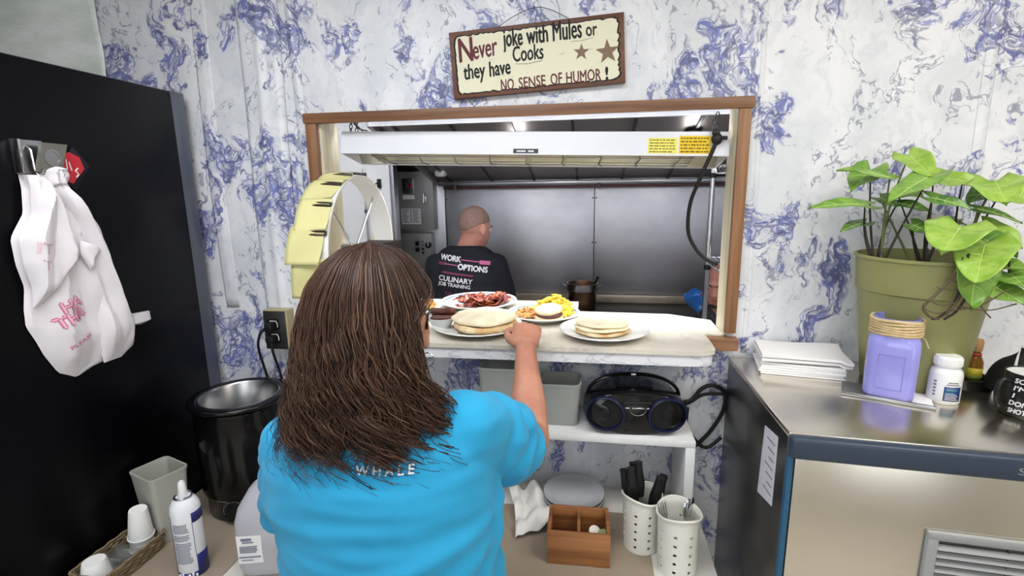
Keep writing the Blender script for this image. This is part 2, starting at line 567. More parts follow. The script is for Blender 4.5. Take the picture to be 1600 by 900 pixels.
# kitchen behind the hatch
kb = sbox('wall_kitchen', (-2.6, 1.76, 0), (2.6, 1.9, 2.5), 'dark_steel')
for x0, x1 in ((-1.9, -.945), (-.938, .022), (.026, .985), (.989, 2.0)):
    G().box((x0, 1.745, .9), (x1, 1.76, 1.76), .002).obj('steel_panel', 'brushed_steel', kb, smooth=30)
g = G()
for x in (.014, .034):
    for z in (1.62, 1.34, 1.06): g.ell((x, 1.744, z), (.005, .003, .005), None, 8, 6)
for z in (1.62, 1.3): g.ell((-.93, 1.744, z), (.005, .003, .005), None, 8, 6)
g.obj('rivets', 'dark_steel', kb, smooth=180)
wl = sbox('wall_kitchen_left', (-2.6, 1.2, 0), (-1.092, 1.25, 2.5), 'white_paint')
G().box((-1.092, 1.19, 0), (-1.068, 1.255, 2.5), .003).obj('edge_strip', 'steel_plain', wl, smooth=30)

# canopy hood: bright lip in front, dark filters sloping down to the wall
steel('hood_steel', (172, 166, 166), .5, 0, .06, .15)
hood = thing('range_hood', 'steel canopy hood with a white front lip over the griddle', 'range hood', (.4, 1.2, 1.7))
G().box((-.965, .68, 1.958), (1.9, .70, 1.992), .002).obj('front_lip', 'white_paint', hood, world=True)
G().box((-.965, .66, 1.992), (1.9, .70, 2.5)).obj('front_panel', 'brushed_steel', hood, world=True, smooth=0)
def fsl(u, v):
    return (-.96+2.85*u, .70+(1.744-.70)*v, 1.99+(1.735-1.99)*v)
G().slab(fsl, 1, 1, -.02).obj('filter_slope', 'hood_steel', hood, world=True, smooth=0)
g = G()
for i in range(11):
    x = -.9+i*.27
    g.slab(lambda u, v, x=x: (x+.012*u, .72+(1.735-.72)*v, 1.983+(1.737-1.983)*v), 1, 1, .008)
g.obj('filter_rails', 'dark_steel', hood, world=True, smooth=0)
G().prism([(.70, 1.96), (1.745, 1.705), (1.745, 2.5), (.70, 2.5)], -.985, -.965, 'yz').obj('side_panel', 'hood_steel', hood, world=True, smooth=0)
G().box((-.97, 1.70, 1.705), (1.9, 1.745, 1.73), .006).obj('grease_gutter', 'steel_plain', hood, world=True)
G().box((-.93, 1.50, 1.76), (-.87, 1.56, 1.83), .01).obj('lamp_socket', 'white_plastic', hood, world=True)
lampmat('fill_globe_glow', 20, (1, .97, .92))  # unseen fill globes added under the hood to brighten the steel kitchen wall
for x in (-.35, .45, 1.2):
    G().cyl((x, .95, 1.925), (x, .95, 1.905), .035, n=20).obj('fill_globe_base', 'dark_steel', hood, world=True)
    G().lathe([(0, -.055), (.024, -.048), (.032, -.022), (.030, 0), (0, 0)], 20, (x, .95, 1.905)).obj('fill_globe', 'fill_globe_glow', hood, world=True)

# red-brown gas pipe along the steel wall
pp = thing('wall_pipe', 'thin reddish brown pipe running along the steel kitchen wall', 'pipe', (0, 1.71, 1.68))
mat('copper_pipe', (104, 66, 66), .4, metal=.4, var=.15)
G().tube([(-.93, 1.74, 1.692), (-.935, 1.712, 1.692), (-.915, 1.705, 1.692)]+[(x, 1.705, 1.692) for x in (-.5, .0, .6, 1.7)], .0085, 10).obj('pipe', 'copper_pipe', pp, world=True)
for x in (-.86, .045, .9):
    G().box((x-.008, 1.692, 1.678), (x+.008, 1.745, 1.712), .003).obj('clamp', 'dark_steel', pp, world=True)

# griddle counter
mat('griddle_top', (44, 42, 44), .35, metal=.6, var=.3)
mat('seasoned_steel', (206, 192, 168), .4, metal=.5, var=.25, vscale=5, stretch=(1, 1, 4))
gr = thing('griddle_counter', 'long steel griddle counter along the kitchen wall', 'griddle', (.2, 1.55, 0))
G().box((-.95, 1.40, .08), (1.9, 1.74, .93), .005).obj('body', 'brushed_steel', gr, world=True)
G().box((-.95, 1.39, .93), (1.9, 1.735, .955), .004).obj('griddle_plate', 'griddle_top', gr, world=True)
G().box((-.95, 1.715, .955), (1.9, 1.735, 1.005), .004).obj('splash_guard', 'seasoned_steel', gr, world=True)
for i in range(4):
    x = -.6+i*.6
    G().cyl((x, 1.40, .80), (x, 1.365, .80), .025, n=16).obj('knob', 'black_plastic', gr, world=True)
# electric boxes
def ebox(name, label, x0, x1, z0, z1):
    r = thing(name, label, 'electrical box', ((x0+x1)/2, 1.745, z0))
    G().box((x0, 1.665, z0), (x1, 1.745, z1), .006).obj('body', 'side_grey', r, world=True)
    return r
mat('side_grey', (158, 158, 156), .4, metal=.2, var=.08)
r = ebox('control_box', 'grey metal control box with red switch and white notice on kitchen wall', -1.25, -.995, 1.43, 1.80)
G().box((-1.20, 1.655, 1.66), (-1.12, 1.666, 1.755), .004).obj('switch_plate', 'steel_plain', r, world=True)
G().box((-1.19, 1.645, 1.695), (-1.168, 1.656, 1.725), .002).obj('rocker', 'black_plastic', r, world=True)
mat('red_lamp', (150, 24, 32), .3)
G().box((-1.155, 1.645, 1.695), (-1.13, 1.656, 1.725), .002).obj('rocker', 'red_lamp', r, world=True, label='small red rocker switch')
G().box((-1.20, 1.662, 1.625), (-1.12, 1.666, 1.652)).obj('tag_plate', 'paper_white', r, world=True, smooth=0)
nt = G().box((-1.215, 1.661, 1.465), (-1.085, 1.666, 1.565)).obj('notice', 'paper_white', r, world=True, smooth=0)
g = G()
for i in range(7):
    z = 1.553-i*.0125
    g.box((-1.208, 1.6595, z), (-1.165-.006*(i % 3), 1.661, z+.004)); g.box((-1.155, 1.6595, z), (-1.147, 1.661, z+.006)); g.box((-1.138, 1.6595, z), (-1.095-.008*(i % 2), 1.661, z+.004))
g.obj('print', 'ink', nt, world=True, smooth=0)
G().tube([(-1.06, 1.662, 1.66), (-1.06, 1.655, 1.60), (-1.045, 1.655, 1.60), (-1.045, 1.655, 1.655), (-1.055, 1.655, 1.665)], .004, 8).obj('latch', 'chrome', r, world=True)
r = ebox('switch_box', 'lower grey switch box with black switches and a dial beside the cook', -1.25, -1.02, 1.17, 1.405)
for i in range(2):
    G().box((-1.13, 1.655, 1.325-i*.04), (-1.105, 1.667, 1.355-i*.04), .002).obj('switch', 'black_plastic', r, world=True)
for i in range(4):
    G().cyl((-1.08, 1.667, 1.352-i*.024), (-1.08, 1.655, 1.352-i*.024), .008, n=12).obj('button', 'chrome' if i < 2 else 'black_plastic', r, world=True)
dl = G().cyl((-1.04, 1.667, 1.33), (-1.04, 1.645, 1.33), .02, n=20).obj('dial', 'black_plastic', r, world=True)
G().box((-1.043, 1.642, 1.325), (-1.037, 1.646, 1.348)).obj('pointer', 'white_plastic', dl, world=True, smooth=0)
g = G(); g.tube([(-1.25, 1.70, 1.318), (-1.33, 1.70, 1.318), (-1.36, 1.73, 1.318)], .008, 8); g.obj('conduit', 'steel_plain', r, world=True)

# ================================================================== hatch trim and shelf
tr = struct(bpy.data.objects.new('trim_1', None)); col.objects.link(tr); tr.location = (-.22, -.01, 1.22)
G().box((-.866, -.020, 1.883), (.426, 0, 1.913), .003).obj('head_casing', 'oak_x', tr, world=True)
G().box((-.862, -.017, 1.209), (-.826, 0, 1.883), .003).obj('side_casing', 'oak_z', tr, world=True)
G().box((.388, -.017, 1.262), (.420, 0, 1.883), .003).obj('side_casing', 'oak_z', tr, world=True)
G().prism([(.335, 1.249), (.424, 1.249), (.424, 1.215), (.372, 1.212)], -.032, -.0005, 'xz').obj('sill_end', 'oak_x', tr, world=True, smooth=0)
G().box((.386, -.005, 1.2535), (.4155, .0, 1.260), .001).obj('sill_shim', 'pine_z', tr, world=True)
G().box((-.826, .001, 1.254), (-.818, .10, 1.902)).obj('jamb', 'pine_z', tr, world=True, smooth=0)
G().box((.392, .001, 1.2535), (.400, .10, 1.902)).obj('jamb', 'pine_z', tr, world=True, smooth=0)
G().box((-.826, .001, 1.902), (.400, .10, 1.910)).obj('jamb', 'pine_z', tr, world=True, smooth=0)

t = NT('marble_shelf')
q = t.mapping(t.pos(), (5, 5, 5), (0, 0, .6))
nz = t.noise(q, 1.2, 6, .6).outputs[0]
ln = t.math('SUBTRACT', 1.0, t.ramp(t.math('ABSOLUTE', t.math('SUBTRACT', nz, .5)), 0.0, .02))
sm = t.noise(t.pos(), 5, 4).outputs[0]
c0 = t.mix(t.ramp(sm, .35, .7), srgb(226, 219, 205), srgb(204, 196, 182))
t.set(t.b.inputs['Base Color'], t.mix(t.math('MULTIPLY', ln, .3), c0, srgb(150, 150, 160)))
t.b.inputs['Roughness'].default_value = .3
MATS['marble_shelf'] = t.m
t = NT('marble_edge')
q = t.mapping(t.pos(), (4, 4, 9), (0, .5, .6))
nz = t.noise(q, 1.6, 6, .6).outputs[0]
ln = t.math('SUBTRACT', 1.0, t.ramp(t.math('ABSOLUTE', t.math('SUBTRACT', nz, .5)), 0.0, .02))
t.set(t.b.inputs['Base Color'], t.mix(t.math('MULTIPLY', ln, .45), srgb(232, 232, 236), srgb(150, 152, 172)))
t.b.inputs['Roughness'].default_value = .3
MATS['marble_edge'] = t.m
sh = thing('serving_shelf', 'white marbled serving shelf with rounded front corner in the hatch', 'shelf', (-.25, 0, 1.209))
pol = [(-.86, -.172), (.25, -.172)]+[(.25+.085*math.sin(R(a)), -.172+.028*(1-math.cos(R(a)))) for a in range(10, 91, 10)]+[(.338, -.10), (.338, -.034), (.338, .0), (.391, .0005), (.391, .17), (.27, .238), (-.04, .25), (-.04, .405), (-.80, .405), (-.80, .0005), (-.86, -.0005)]
G().prism(pol, 1.241, 1.253, 'xy').obj('worktop', 'marble_shelf', sh, world=True, smooth=30)
pf = [(-.855, -.166), (.25, -.166)]+[(.25+.079*math.sin(R(a)), -.166+.026*(1-math.cos(R(a)))) for a in range(10, 91, 10)]+[(.330, -.10), (.330, -.035), (-.855, -.035)]
G().prism(pf, 1.209, 1.241, 'xy').obj('front_apron', 'marble_edge', sh, world=True, smooth=30)
G().box((-.79, .105, 1.21), (.36, .23, 1.241)).obj('under_board', 'white_paint', sh, world=True, smooth=0)
# ================================================================== heat lamp strip in the hatch
hl = thing('heat_lamp', 'long white food warmer strip with yellow warning stickers hanging in the hatch', 'heat lamp', (-.195, .035, 1.846), (R(-11), R(1.75), 0))
L2 = .575
mat('lamp_white', (226, 228, 236), .35, var=.02)
mat('reflector', (158, 154, 136), .3, metal=.8, var=.1)
mat('label_yellow', (232, 226, 110), .6)
mat('label_gold', (236, 200, 30), .6)
mat('element_rod', (178, 160, 130), .5, var=.1)
# local: x along, y back, z up; top at 0
hb = G()
hb.box((-L2, 0, -.068), (L2, .004, 0)); hb.box((-L2, .004, -.004), (L2, .15, 0)); hb.box((-L2, .146, -.068), (L2, .15, -.004))
hb.box((-L2, .004, -.068), (-L2+.004, .146, -.004)); hb.box((L2-.004, .004, -.068), (L2, .146, -.004))
hb.obj('housing', 'lamp_white', hl, smooth=0)
rf = G()
rf.slab(lambda u, v: (-L2+.005+2*(L2-.005)*u, .006+.05*v, -.066+.04*v), 1, 1, .002)
rf.slab(lambda u, v: (-L2+.005+2*(L2-.005)*u, .144-.05*v, -.066+.04*v), 1, 1, .002)
rf.slab(lambda u, v: (-L2+.005+2*(L2-.005)*u, .056+.038*v, -.026), 1, 1, .002)
rf.obj('reflector', 'reflector', hl, smooth=0)
for s_ in (-1, 1):
    G().prism([(.006, -.067), (.144, -.067), (.096, -.027), (.054, -.027)], s_*(L2-.09), s_*(L2-.088), 'yz').obj('end_baffle', 'steel_plain', hl, smooth=0)
G().cyl((-L2+.09, .075, -.045), (L2-.09, .075, -.045), .008, n=12).obj('heating_element', 'element_rod', hl)
for y_, z_ in ((.03, -.069), (.075, -.072), (.12, -.069)):
    G().cyl((-L2+.09, y_, z_), (L2-.09, y_, z_), .0016, n=8).obj('guard_wire', 'steel_plain', hl)
for i in range(9):
    x = -L2+.13+i*(2*L2-.26)/8
    G().tube([(x, .008, -.066), (x+.004, .03, -.071), (x-.004, .075, -.074), (x+.004, .12, -.071), (x, .142, -.066)], .0018, 8).obj('guard_clip', 'steel_plain', hl)
nm = G().box((-.032, -.0012, -.064), (.042, 0, -.051)).obj('name_plate', 'black_plastic', hl, smooth=0)
gg = G()
for k_, (x_, w_) in enumerate([(-.022, .004), (-.017, .005), (-.011, .004), (-.006, .006), (.001, .004), (.012, .005), (.018, .004), (.023, .006)]):
    gg.box((x_, -.0016, -.0605), (x_+w_, -.0012, -.0555))
gg.obj('print', 'print_white', nm, smooth=0)
def sticker(x0, x1, z0, z1, m, rows, sz):
    o = G().box((x0, -.001, z0), (x1, 0, z1)).obj('warning_sticker', m, hl, smooth=0)
    gg = G()
    rr = random.Random(int(x0*1000))
    n = len(rows)
    for i in range(n):
        z = z1-(i+.75)*(z1-z0)/(n+.3)
        x = x0+.004
        while x < x1-.012:
            d = rr.uniform(.004, .013)
            gg.box((x, -.0014, z-sz/2), (min(x+d, x1-.003), -.001, z+sz/2))
            x += d+rr.uniform(.0015, .003)
    gg.obj('print', 'ochre_print', o, smooth=0)
mat('ochre_print', (120, 100, 30), .7)
sticker(.355, .435, -.062, -.018, 'label_yellow', range(5), .0028)
sticker(.440, .525, -.062, -.012, 'label_gold', range(5), .0042)
# chains (links) at both ends
def chain(x, y0, n, up):
    gg = G()
    for i in range(n):
        z = i*up
        pts = []
        for k in range(12):
            a = 2*math.pi*k/12
            e = (.0045*math.cos(a), .010*math.sin(a))
            pts.append((x+(e[0] if i % 2 else 0), y0+(0 if i % 2 else e[0]), z+e[1]+.006))
        gg.tube(pts, .0016, 6, loop=True)
    return gg
for x in (-L2+.02, L2-.03):
    for y0 in (.02, .06):
        chain(x, y0, 4, .0155).obj('chain', 'dark_steel', hl)
for y0 in (.02, .05):
    G().tube([(-L2+.02, y0, .058), (-L2+.012, y0-.02, .05), (-L2+.05, y0-.005, .012), (-L2+.075, y0, .008)], .0022, 6).obj('chain_hook', 'dark_steel', hl)
# plug-in cord: strain relief and black cord hanging down the right side
cg = G()
cg.ell((.538, -.012, -.024), (.015, .014, .017), None, 14, 10)
cg.box((.525, -.02, -.012), (.545, -.006, .004), .003)
cg.box((.548, -.018, -.026), (.566, -.006, -.016), .003)
cr = cg.obj('cord_plug', 'black_rubber', hl)
cord = smoothpath([(.342, .02, 1.808), (.332, .018, 1.775), (.305, .03, 1.70), (.288, .06, 1.63), (.290, .08, 1.55), (.312, .08, 1.50), (.345, .07, 1.465), (.377, .06, 1.452)], 6)
G().tube(cord, .0055, 8).obj('power_cord', 'black_rubber', hl, world=True)
# ================================================================== ticket wheel
tw = thing('ticket_wheel', 'white order wheel with clips standing in the left of the hatch', 'ticket wheel', (-.737, 0, 1.253))
RC, RW = 1.497, .232
wx0, wx1 = -.772, -.702
g = G()
rg = []
for k in range(48):
    a = 2*math.pi*k/48
    rg.append([(x, -r_*math.sin(a), RC+r_*math.cos(a)) for x, r_ in ((wx0, RW), (wx1, RW), (wx1, RW-.005), (wx0, RW-.005))])
g.loft(rg, loop=True)
g.obj('rim', 'white_plastic', tw, world=True, smooth=50)
for k in range(4):
    a = R(45+90*k)
    G().tube([(-.737, -.02*math.sin(a), RC+.02*math.cos(a)), (-.737, -(RW-.004)*math.sin(a), RC+(RW-.004)*math.cos(a))], .0035, 8).obj('spoke', 'chrome', tw, world=True)
G().cyl((-.775, 0, RC), (-.68, 0, RC), .022, n=20).obj('hub', 'chrome', tw, world=True)
G().cyl((-.68, 0, RC), (-.66, 0, RC), .012, n=16).obj('hub_cap', 'white_plastic', tw, world=True)
G().tube([(-.672, 0, RC), (-.672, 0, 1.27)], .006, 10).obj('post', 'chrome', tw, world=True)
G().box((-.79, -.07, 1.253), (-.655, .07, 1.265), .004).obj('base', 'white_plastic', tw, world=True)
def rim_pt(a, x, off=0):
    return V((x, -(RW+off)*math.sin(R(a)), RC+(RW+off)*math.cos(R(a))))
CL = [-4, 12, 30, 51, 72, 93]
for i, a in enumerate(CL):
    g = G()
    n_ = V((0, -math.sin(R(a)), math.cos(R(a)))); tg = V((0, -math.cos(R(a)), -math.sin(R(a))))
    b = rim_pt(a, 0, .004)
    ln = []
    for k in range(17):
        t_ = k/16
        x = wx0-.004+.068*t_
        ln.append(V((x, b.y, b.z))+n_*.003*math.sin(math.pi*t_)+tg*.005)
    for k in range(17):
        t_ = 1-k/16
        x = wx0-.004+.068*t_
        ln.append(V((x, b.y, b.z))+n_*.003*math.sin(math.pi*t_)-tg*(.004*(1 if t_ < .6 else 1-.2*(t_-.6))))
    g.tube(ln, .0036, 6, loop=True)
    g.obj('clip', 'clip_brown', tw, world=True) if 'clip_brown' in MATS else (mat('clip_brown', (70, 62, 58), .35, metal=.7), g.obj('clip', 'clip_brown', tw, world=True))
mat('ticket_yellow', (216, 210, 150), .75, var=.03)
for i, (a, ln, x0, x1) in enumerate([(14, .075, -.795, -.705), (31, .085, -.797, -.703), (52, .10, -.803, -.706), (73, .105, -.812, -.71), (94, .11, -.805, -.708)]):
    n_ = V((0, -math.sin(R(a)), math.cos(R(a)))); 
    st = rim_pt(a-5, 0, .0075)
    hang = V((0, -math.cos(R(a))*.9, -math.sin(R(a))-.25)).normalized()
    rr = random.Random(i)
    sk = rr.uniform(-.012, .004)
    def tick(u, v, st=st, hang=hang, n_=n_, ln=ln, x0=x0, x1=x1, sk=sk):
        p = st+hang*ln*v+n_*(.012*v+.004*math.sin(3*u+4*v))
        return (x0+(x1-x0)*u+sk*v, p.y, p.z)
    o = G().slab(tick, 8, 10, .0006).obj('order_ticket', 'ticket_yellow', smooth=180)
    tag(o, ['yellow order ticket at the very top of the ticket wheel', 'second yellow order ticket from the top of the wheel', 'yellow order ticket in the middle of the ticket wheel', 'fourth yellow order ticket down the wheel', 'lowest yellow order ticket on the wheel, next to the woman\'s hair'][i], 'ticket', 'tickets on the order wheel')

# ================================================================== hanging wooden sign
sg = thing('wooden_sign', 'brown framed wooden sign about mules and cooks hanging above the hatch', 'sign', (-.1565, -.011, 2.036), (0, R(-2.9), 0))
SW, SH = .481, .178
wood('sign_brown', (112, 72, 52), (82, 50, 36), 0, 1.2)
t = NT('cream_flaked_paint')
nz = t.noise(t.mapping(t.obj(), (14, 14, 60)), 1.5, 6, .7).outputs[0]
t.set(t.b.inputs['Base Color'], t.mix(t.math('MULTIPLY', t.ramp(nz, .6, .72), .5), srgb(226, 222, 196), srgb(140, 120, 98)))
t.b.inputs['Roughness'].default_value = .7
MATS['cream_flaked_paint'] = t.m
G().box((-SW/2, -.009, -SH/2), (SW/2, .010, SH/2), .002).obj('board', 'sign_brown', sg)
pts = []
rr = random.Random(3)
bx, bz = SW/2-.017, SH/2-.014
per = []
for i in range(60):
    u = i/60
    per.append((-bx+2*bx*u, bz))
for i in range(22): per.append((bx, bz-2*bz*i/22))
for i in range(60): per.append((bx-2*bx*i/60, -bz))
for i in range(22): per.append((-bx, -bz+2*bz*i/22))
poly = []
for (x, z) in per:
    k = rr.uniform(-.0028, .0018)
    cxr = max(0, abs(x)-(bx-.012)); czr = max(0, abs(z)-(bz-.012))
    sc = 1
    if cxr > 0 and czr > 0:
        d = math.hypot(cxr, czr)
        if d > .012: sc = .012/d
    X_ = math.copysign(min(abs(x), bx-.012)+cxr*sc, x); Z_ = math.copysign(min(abs(z), bz-.012)+czr*sc, z)
    poly.append((X_*(1+k/SW*2)+ (k*.4), Z_+k))
pn = [(x*1.022, z*1.045) for x, z in poly]
G().prism(pn, -.0095, -.009, 'xz').obj('dark_border', 'ink', sg, smooth=0)
G().prism(poly, -.0102, -.0095, 'xz').obj('painted_panel', 'cream_flaked_paint', sg, smooth=0)
mat('maroon_ink', (98, 44, 52), .7); mat('black_ink', (28, 26, 28), .7); mat('taupe_star', (128, 106, 88), .7)
def sl(s, u0, u1, v0, v1, capv, m, bold=.012, shear=0.0, jig=.02, **kw):
    wd = (u1-u0)*SW
    vs_, fs = fit_text(s, wd, capv*SH, bold=bold, shear=shear, **kw)
    gg = G()
    out = []
    for p in vs_:
        u = u0+(u1-u0)*p.x/wd
        v = v0+(v1-v0)*p.x/wd
        w_ = jig*.05*math.sin(p.x*150+len(s))+.0012*math.sin(p.x*400)
        out.append((-SW/2+u*SW, -.0106-p.z, SH/2-v*SH+p.y+w_*.5))
    gg.add(out, fs).obj('lettering', m, sg, smooth=0)
sl('N', .055, .135, .46, .45, .36, 'maroon_ink', .012)
sl('ever', .138, .28, .435, .405, .29, 'maroon_ink', .008)
sl('joke', .32, .43, .30, .30, .26, 'black_ink', .012)
sl('with', .455, .575, .30, .295, .26, 'black_ink', .012)
sl('Mules', .605, .765, .30, .29, .28, 'black_ink', .010)
sl('or', .79, .85, .285, .28, .20, 'black_ink', .010)
sl('Cooks', .37, .545, .535, .53, .23, 'black_ink', .010)
sl('they', .073, .20, .72, .71, .23, 'black_ink', .012)
sl('have', .228, .35, .715, .70, .23, 'black_ink', .012)
sl('NO', .29, .365, .94, .94, .17, 'maroon_ink', .008)
sl('SENSE', .395, .55, .935, .93, .165, 'maroon_ink', .008)
sl('OF', .58, .645, .93, .925, .17, 'maroon_ink', .008)
sl('HUMOR', .67, .865, .93, .925, .17, 'maroon_ink', .008)
sl('!', .89, .905, .93, .925, .18, 'black_ink', .01)
g = G()
g.tube([(-SW/2+.383*SW, -.0104, SH/2-.57*SH), (-SW/2+.45*SW, -.0104, SH/2-.585*SH), (-SW/2+.54*SW, -.0104, SH/2-.56*SH)], .0006, 6)
g.tube([(-SW/2+.70*SW, -.0104, SH/2-.335*SH), (-SW/2+.77*SW, -.0104, SH/2-.34*SH), (-SW/2+.83*SW, -.0104, SH/2-.31*SH)], .0004, 6)
g.obj('underline', 'black_ink', sg)
def star(u, v, r, rot):
    p = [(-SW/2+u*SW+(r if k % 2 == 0 else r*.4)*math.sin(R(36*k+rot)), SH/2-v*SH+(r if k % 2 == 0 else r*.4)*math.cos(R(36*k+rot))) for k in range(10)]
    G().prism(p, -.0109, -.0102, 'xz').obj('star', 'taupe_star', sg, smooth=0)
star(.76, .50, .0225, 4); star(.905, .535, .033, -2)
G().tube(smoothpath([(-SW/2+.28*SW, -.004, SH/2-.003), (-SW/2+.38*SW, -.003, SH/2+.022), (-SW/2+.505*SW, .0, SH/2+.040), (-SW/2+.60*SW, -.003, SH/2+.028), (-SW/2+.71*SW, -.004, SH/2-.003)], 4), .0010, 6).obj('hanging_wire', 'dark_steel', sg)
nl = sg.matrix_basis @ V((-SW/2+.505*SW, 0, SH/2+.039))
tag(G().cyl((nl.x, .001, nl.z), (nl.x, -.022, nl.z+.003), .0014, n=8).obj('nail', 'dark_steel'), 'small nail in the wall holding the sign wire', 'nail')
# ================================================================== refrigerator with the bag
fg = thing('refrigerator', 'tall black refrigerator standing at the left against the wall', 'refrigerator', (-1.65, -.45, 0))
G().box((-2.05, -.86, .02), (-1.25, -.03, 1.985), .012).obj('cabinet', 'black_fridge', fg, world=True)
G().box((-2.05, -.94, .06), (-1.255, -.866, 1.985), .012).obj('door', 'black_fridge', fg, world=True)
mat('fridge_edge', (104, 108, 118), .3, metal=.6, var=.15, vscale=2)
G().box((-1.27, -.080, .03), (-1.2485, -.0285, 1.984), .003).obj('edge_trim', 'fridge_edge', fg, world=True, label='dull grey edge strip down the rear corner')
G().tube([(-1.29, -.95, .9), (-1.29, -.99, .95), (-1.29, -.99, 1.5), (-1.29, -.95, 1.55)], .012, 10).obj('handle', 'black_gloss', fg, world=True)
# magnetic hook, card sleeve and red tag
hk = thing('magnetic_hook', 'steel magnetic hook on the refrigerator side holding the bag', 'hook', (-1.25, -.515, 1.73))
G().box((-1.2495, -.545, 1.728), (-1.244, -.480, 1.803), .001).obj('magnet_plate', 'steel_plain', hk, world=True)
G().tube([(-1.245, -.515, 1.79), (-1.235, -.515, 1.78), (-1.232, -.515, 1.735), (-1.222, -.515, 1.722), (-1.212, -.515, 1.74)], .003, 8).obj('hook', 'chrome', hk, world=True)
G().box((-1.244, -.546, 1.73), (-1.225, -.541, 1.802), .0005).obj('plate_edge', 'chrome', hk, world=True)
mat('smoky_acrylic', (150, 148, 138), .1, trans=.55, ior=1.3)
cdh = G().prism([(-.500, 1.798), (-.443, 1.797), (-.467, 1.73), (-.520, 1.733)], -1.228, -1.220, 'yz').obj('acrylic_magnet', 'smoky_acrylic', smooth=0)
tag(cdh, 'clear square acrylic magnet clipped over the bag handle', 'magnet')
G().lathe([(0, 0), (.019, 0), (.019, .0015), (.014, .0015), (.014, .0005), (0, .0005)], 24, (0, 0, 0), Matrix.Translation((-1.2203, -.482, 1.765)) @ Matrix.Rotation(R(90), 4, 'Y')).obj('disc', 'steel_plain', cdh)
mat('tag_red', (196, 40, 52), .5); mat('dark_film', (30, 30, 40), .2, trans=.3)
rt_ = thing('red_tag', 'red hexagonal tag in a dark clear sleeve next to the bag', 'tag', (-1.25, -.42, 1.70))
G().prism([(-.408, 1.796), (-.372, 1.752), (-.418, 1.690), (-.462, 1.738)], -1.2495, -1.2475, 'yz').obj('sleeve', 'dark_film', rt_, world=True, smooth=0)
tg_ = G().prism([(-.457, 1.747), (-.445, 1.772), (-.420, 1.782), (-.396, 1.772), (-.388, 1.744), (-.422, 1.708), (-.452, 1.722)], -1.2475, -1.2462, 'yz').obj('card', 'tag_red', rt_, world=True, smooth=0)
g = G()
for i in range(3): g.prism([(-.435+.006*i, 1.772-.006*i), (-.437+.006*i, 1.770-.006*i), (-.452+.010*i+.01, 1.747-.004*i), (-.449+.010*i+.01, 1.747-.004*i)], -1.2462, -1.2458, 'yz')
g.tube([(-1.246, -.405, 1.745), (-1.246, -.412, 1.738), (-1.246, -.405, 1.73), (-1.246, -.412, 1.723)], .002, 6)
g.obj('print', 'print_white', tg_, world=True, smooth=0)

mat('bag_plastic', (240, 234, 238), .3, trans=.12, ior=1.2, var=.03, bump=.12, bscale=40, bdist=.004)
mat('bag_pink', (214, 120, 152), .5); mat('bag_faint', (228, 196, 206), .5)
bagr = thing('plastic_bag', 'crumpled white plastic thank you carrier bag hung on the refrigerator', 'bag', (-1.25, -.46, 1.24))
def rows(poly, n):
    zs = [p[1] for p in poly]; z0, z1 = min(zs), max(zs)
    out = []
    for j in range(n+1):
        z = z1+(z0-z1)*(.004+.992*j/n)
        xs = []
        for (a, b) in zip(poly, poly[1:]+poly[:1]):
            if (a[1]-z)*(b[1]-z) < 0:
                xs.append(a[0]+(b[0]-a[0])*(z-a[1])/(b[1]-a[1]))
        out.append((min(xs), max(xs), z))
    return out
def crumple(poly, off, bulge, amp, seed, name, nu=26, nv=44, m='bag_plastic', tilt=0.0):
    rw = rows(poly, nv)
    def fn(u, v):
        j = v*nv
        a, b, z = rw[min(nv, int(round(j)))]
        y = a+(b-a)*u
        e = min(u, 1-u)*2
        k = min(1, e*2.2)*min(1, min(v, 1-v)*9)
        q = V((y*15+seed, z*7, seed*.7))
        d = noise.voronoi(q)[0]
        f1 = (d[1]-d[0])
        an = math.atan2(y+.487, 1.76-z)*(3.4+.6*math.sin(seed))+seed
        ln = abs((an % 1)-.5)*2+.6*abs(((y*11+z*5.1+seed*.37+noise.noise(q)*.5) % 1)-.5)
        return (-1.2485+off+bulge*math.sqrt(max(0, 1-(1-e)**2))*min(1, min(v, 1-v)*6)+k*amp*(f1*.7+ln*1.0)+tilt*(1-v), y, z)
    return G().slab(fn, nu, nv, -.0008).obj(name, m, bagr, world=True, smooth=28)
main = [(-0.541, 1.727), (-0.528, 1.729), (-0.477, 1.727), (-0.454, 1.712), (-0.434, 1.658), (-0.404, 1.604), (-0.403, 1.55), (-0.395, 1.512), (-0.401, 1.498), (-0.36, 1.392), (-0.347, 1.325), (-0.349, 1.29), (-0.348, 1.269), (-0.393, 1.256), (-0.448, 1.255), (-0.499, 1.24), (-0.539, 1.266), (-0.562, 1.317), (-0.573, 1.355), (-0.587, 1.392), (-0.584, 1.431), (-0.574, 1.48), (-0.582, 1.533), (-0.582, 1.589), (-0.571, 1.607), (-0.547, 1.642), (-0.54, 1.698)]
sheet_back = crumple(main, .002, .018, .019, 1.3, 'back_sheet')
left = [(-.541, 1.727), (-.50, 1.727), (-.47, 1.60), (-.452, 1.556), (-.49, 1.51), (-.545, 1.45), (-.580, 1.432), (-.574, 1.48), (-.582, 1.533), (-.582, 1.589), (-.571, 1.607), (-.547, 1.642), (-.54, 1.698)]
sheet_left = crumple(left, .022, .018, .016, 4.1, 'front_fold', tilt=.004)
right = [(-.505, 1.728), (-.477, 1.727), (-.454, 1.712), (-.434, 1.658), (-.404, 1.604), (-.403, 1.55), (-.395, 1.512), (-.36, 1.392), (-.345, 1.34), (-.349, 1.28), (-.393, 1.256), (-.440, 1.255), (-.448, 1.32), (-.447, 1.42), (-.452, 1.50), (-.448, 1.54), (-.465, 1.62)]
crumple(right, .020, .020, .020, 7.7, 'front_fold')
small = [(-.470, 1.575), (-.43, 1.556), (-.424, 1.548), (-.447, 1.53), (-.458, 1.50), (-.475, 1.545)]
crumple(small, .048, .010, .004, 2.2, 'front_fold', 10, 14)
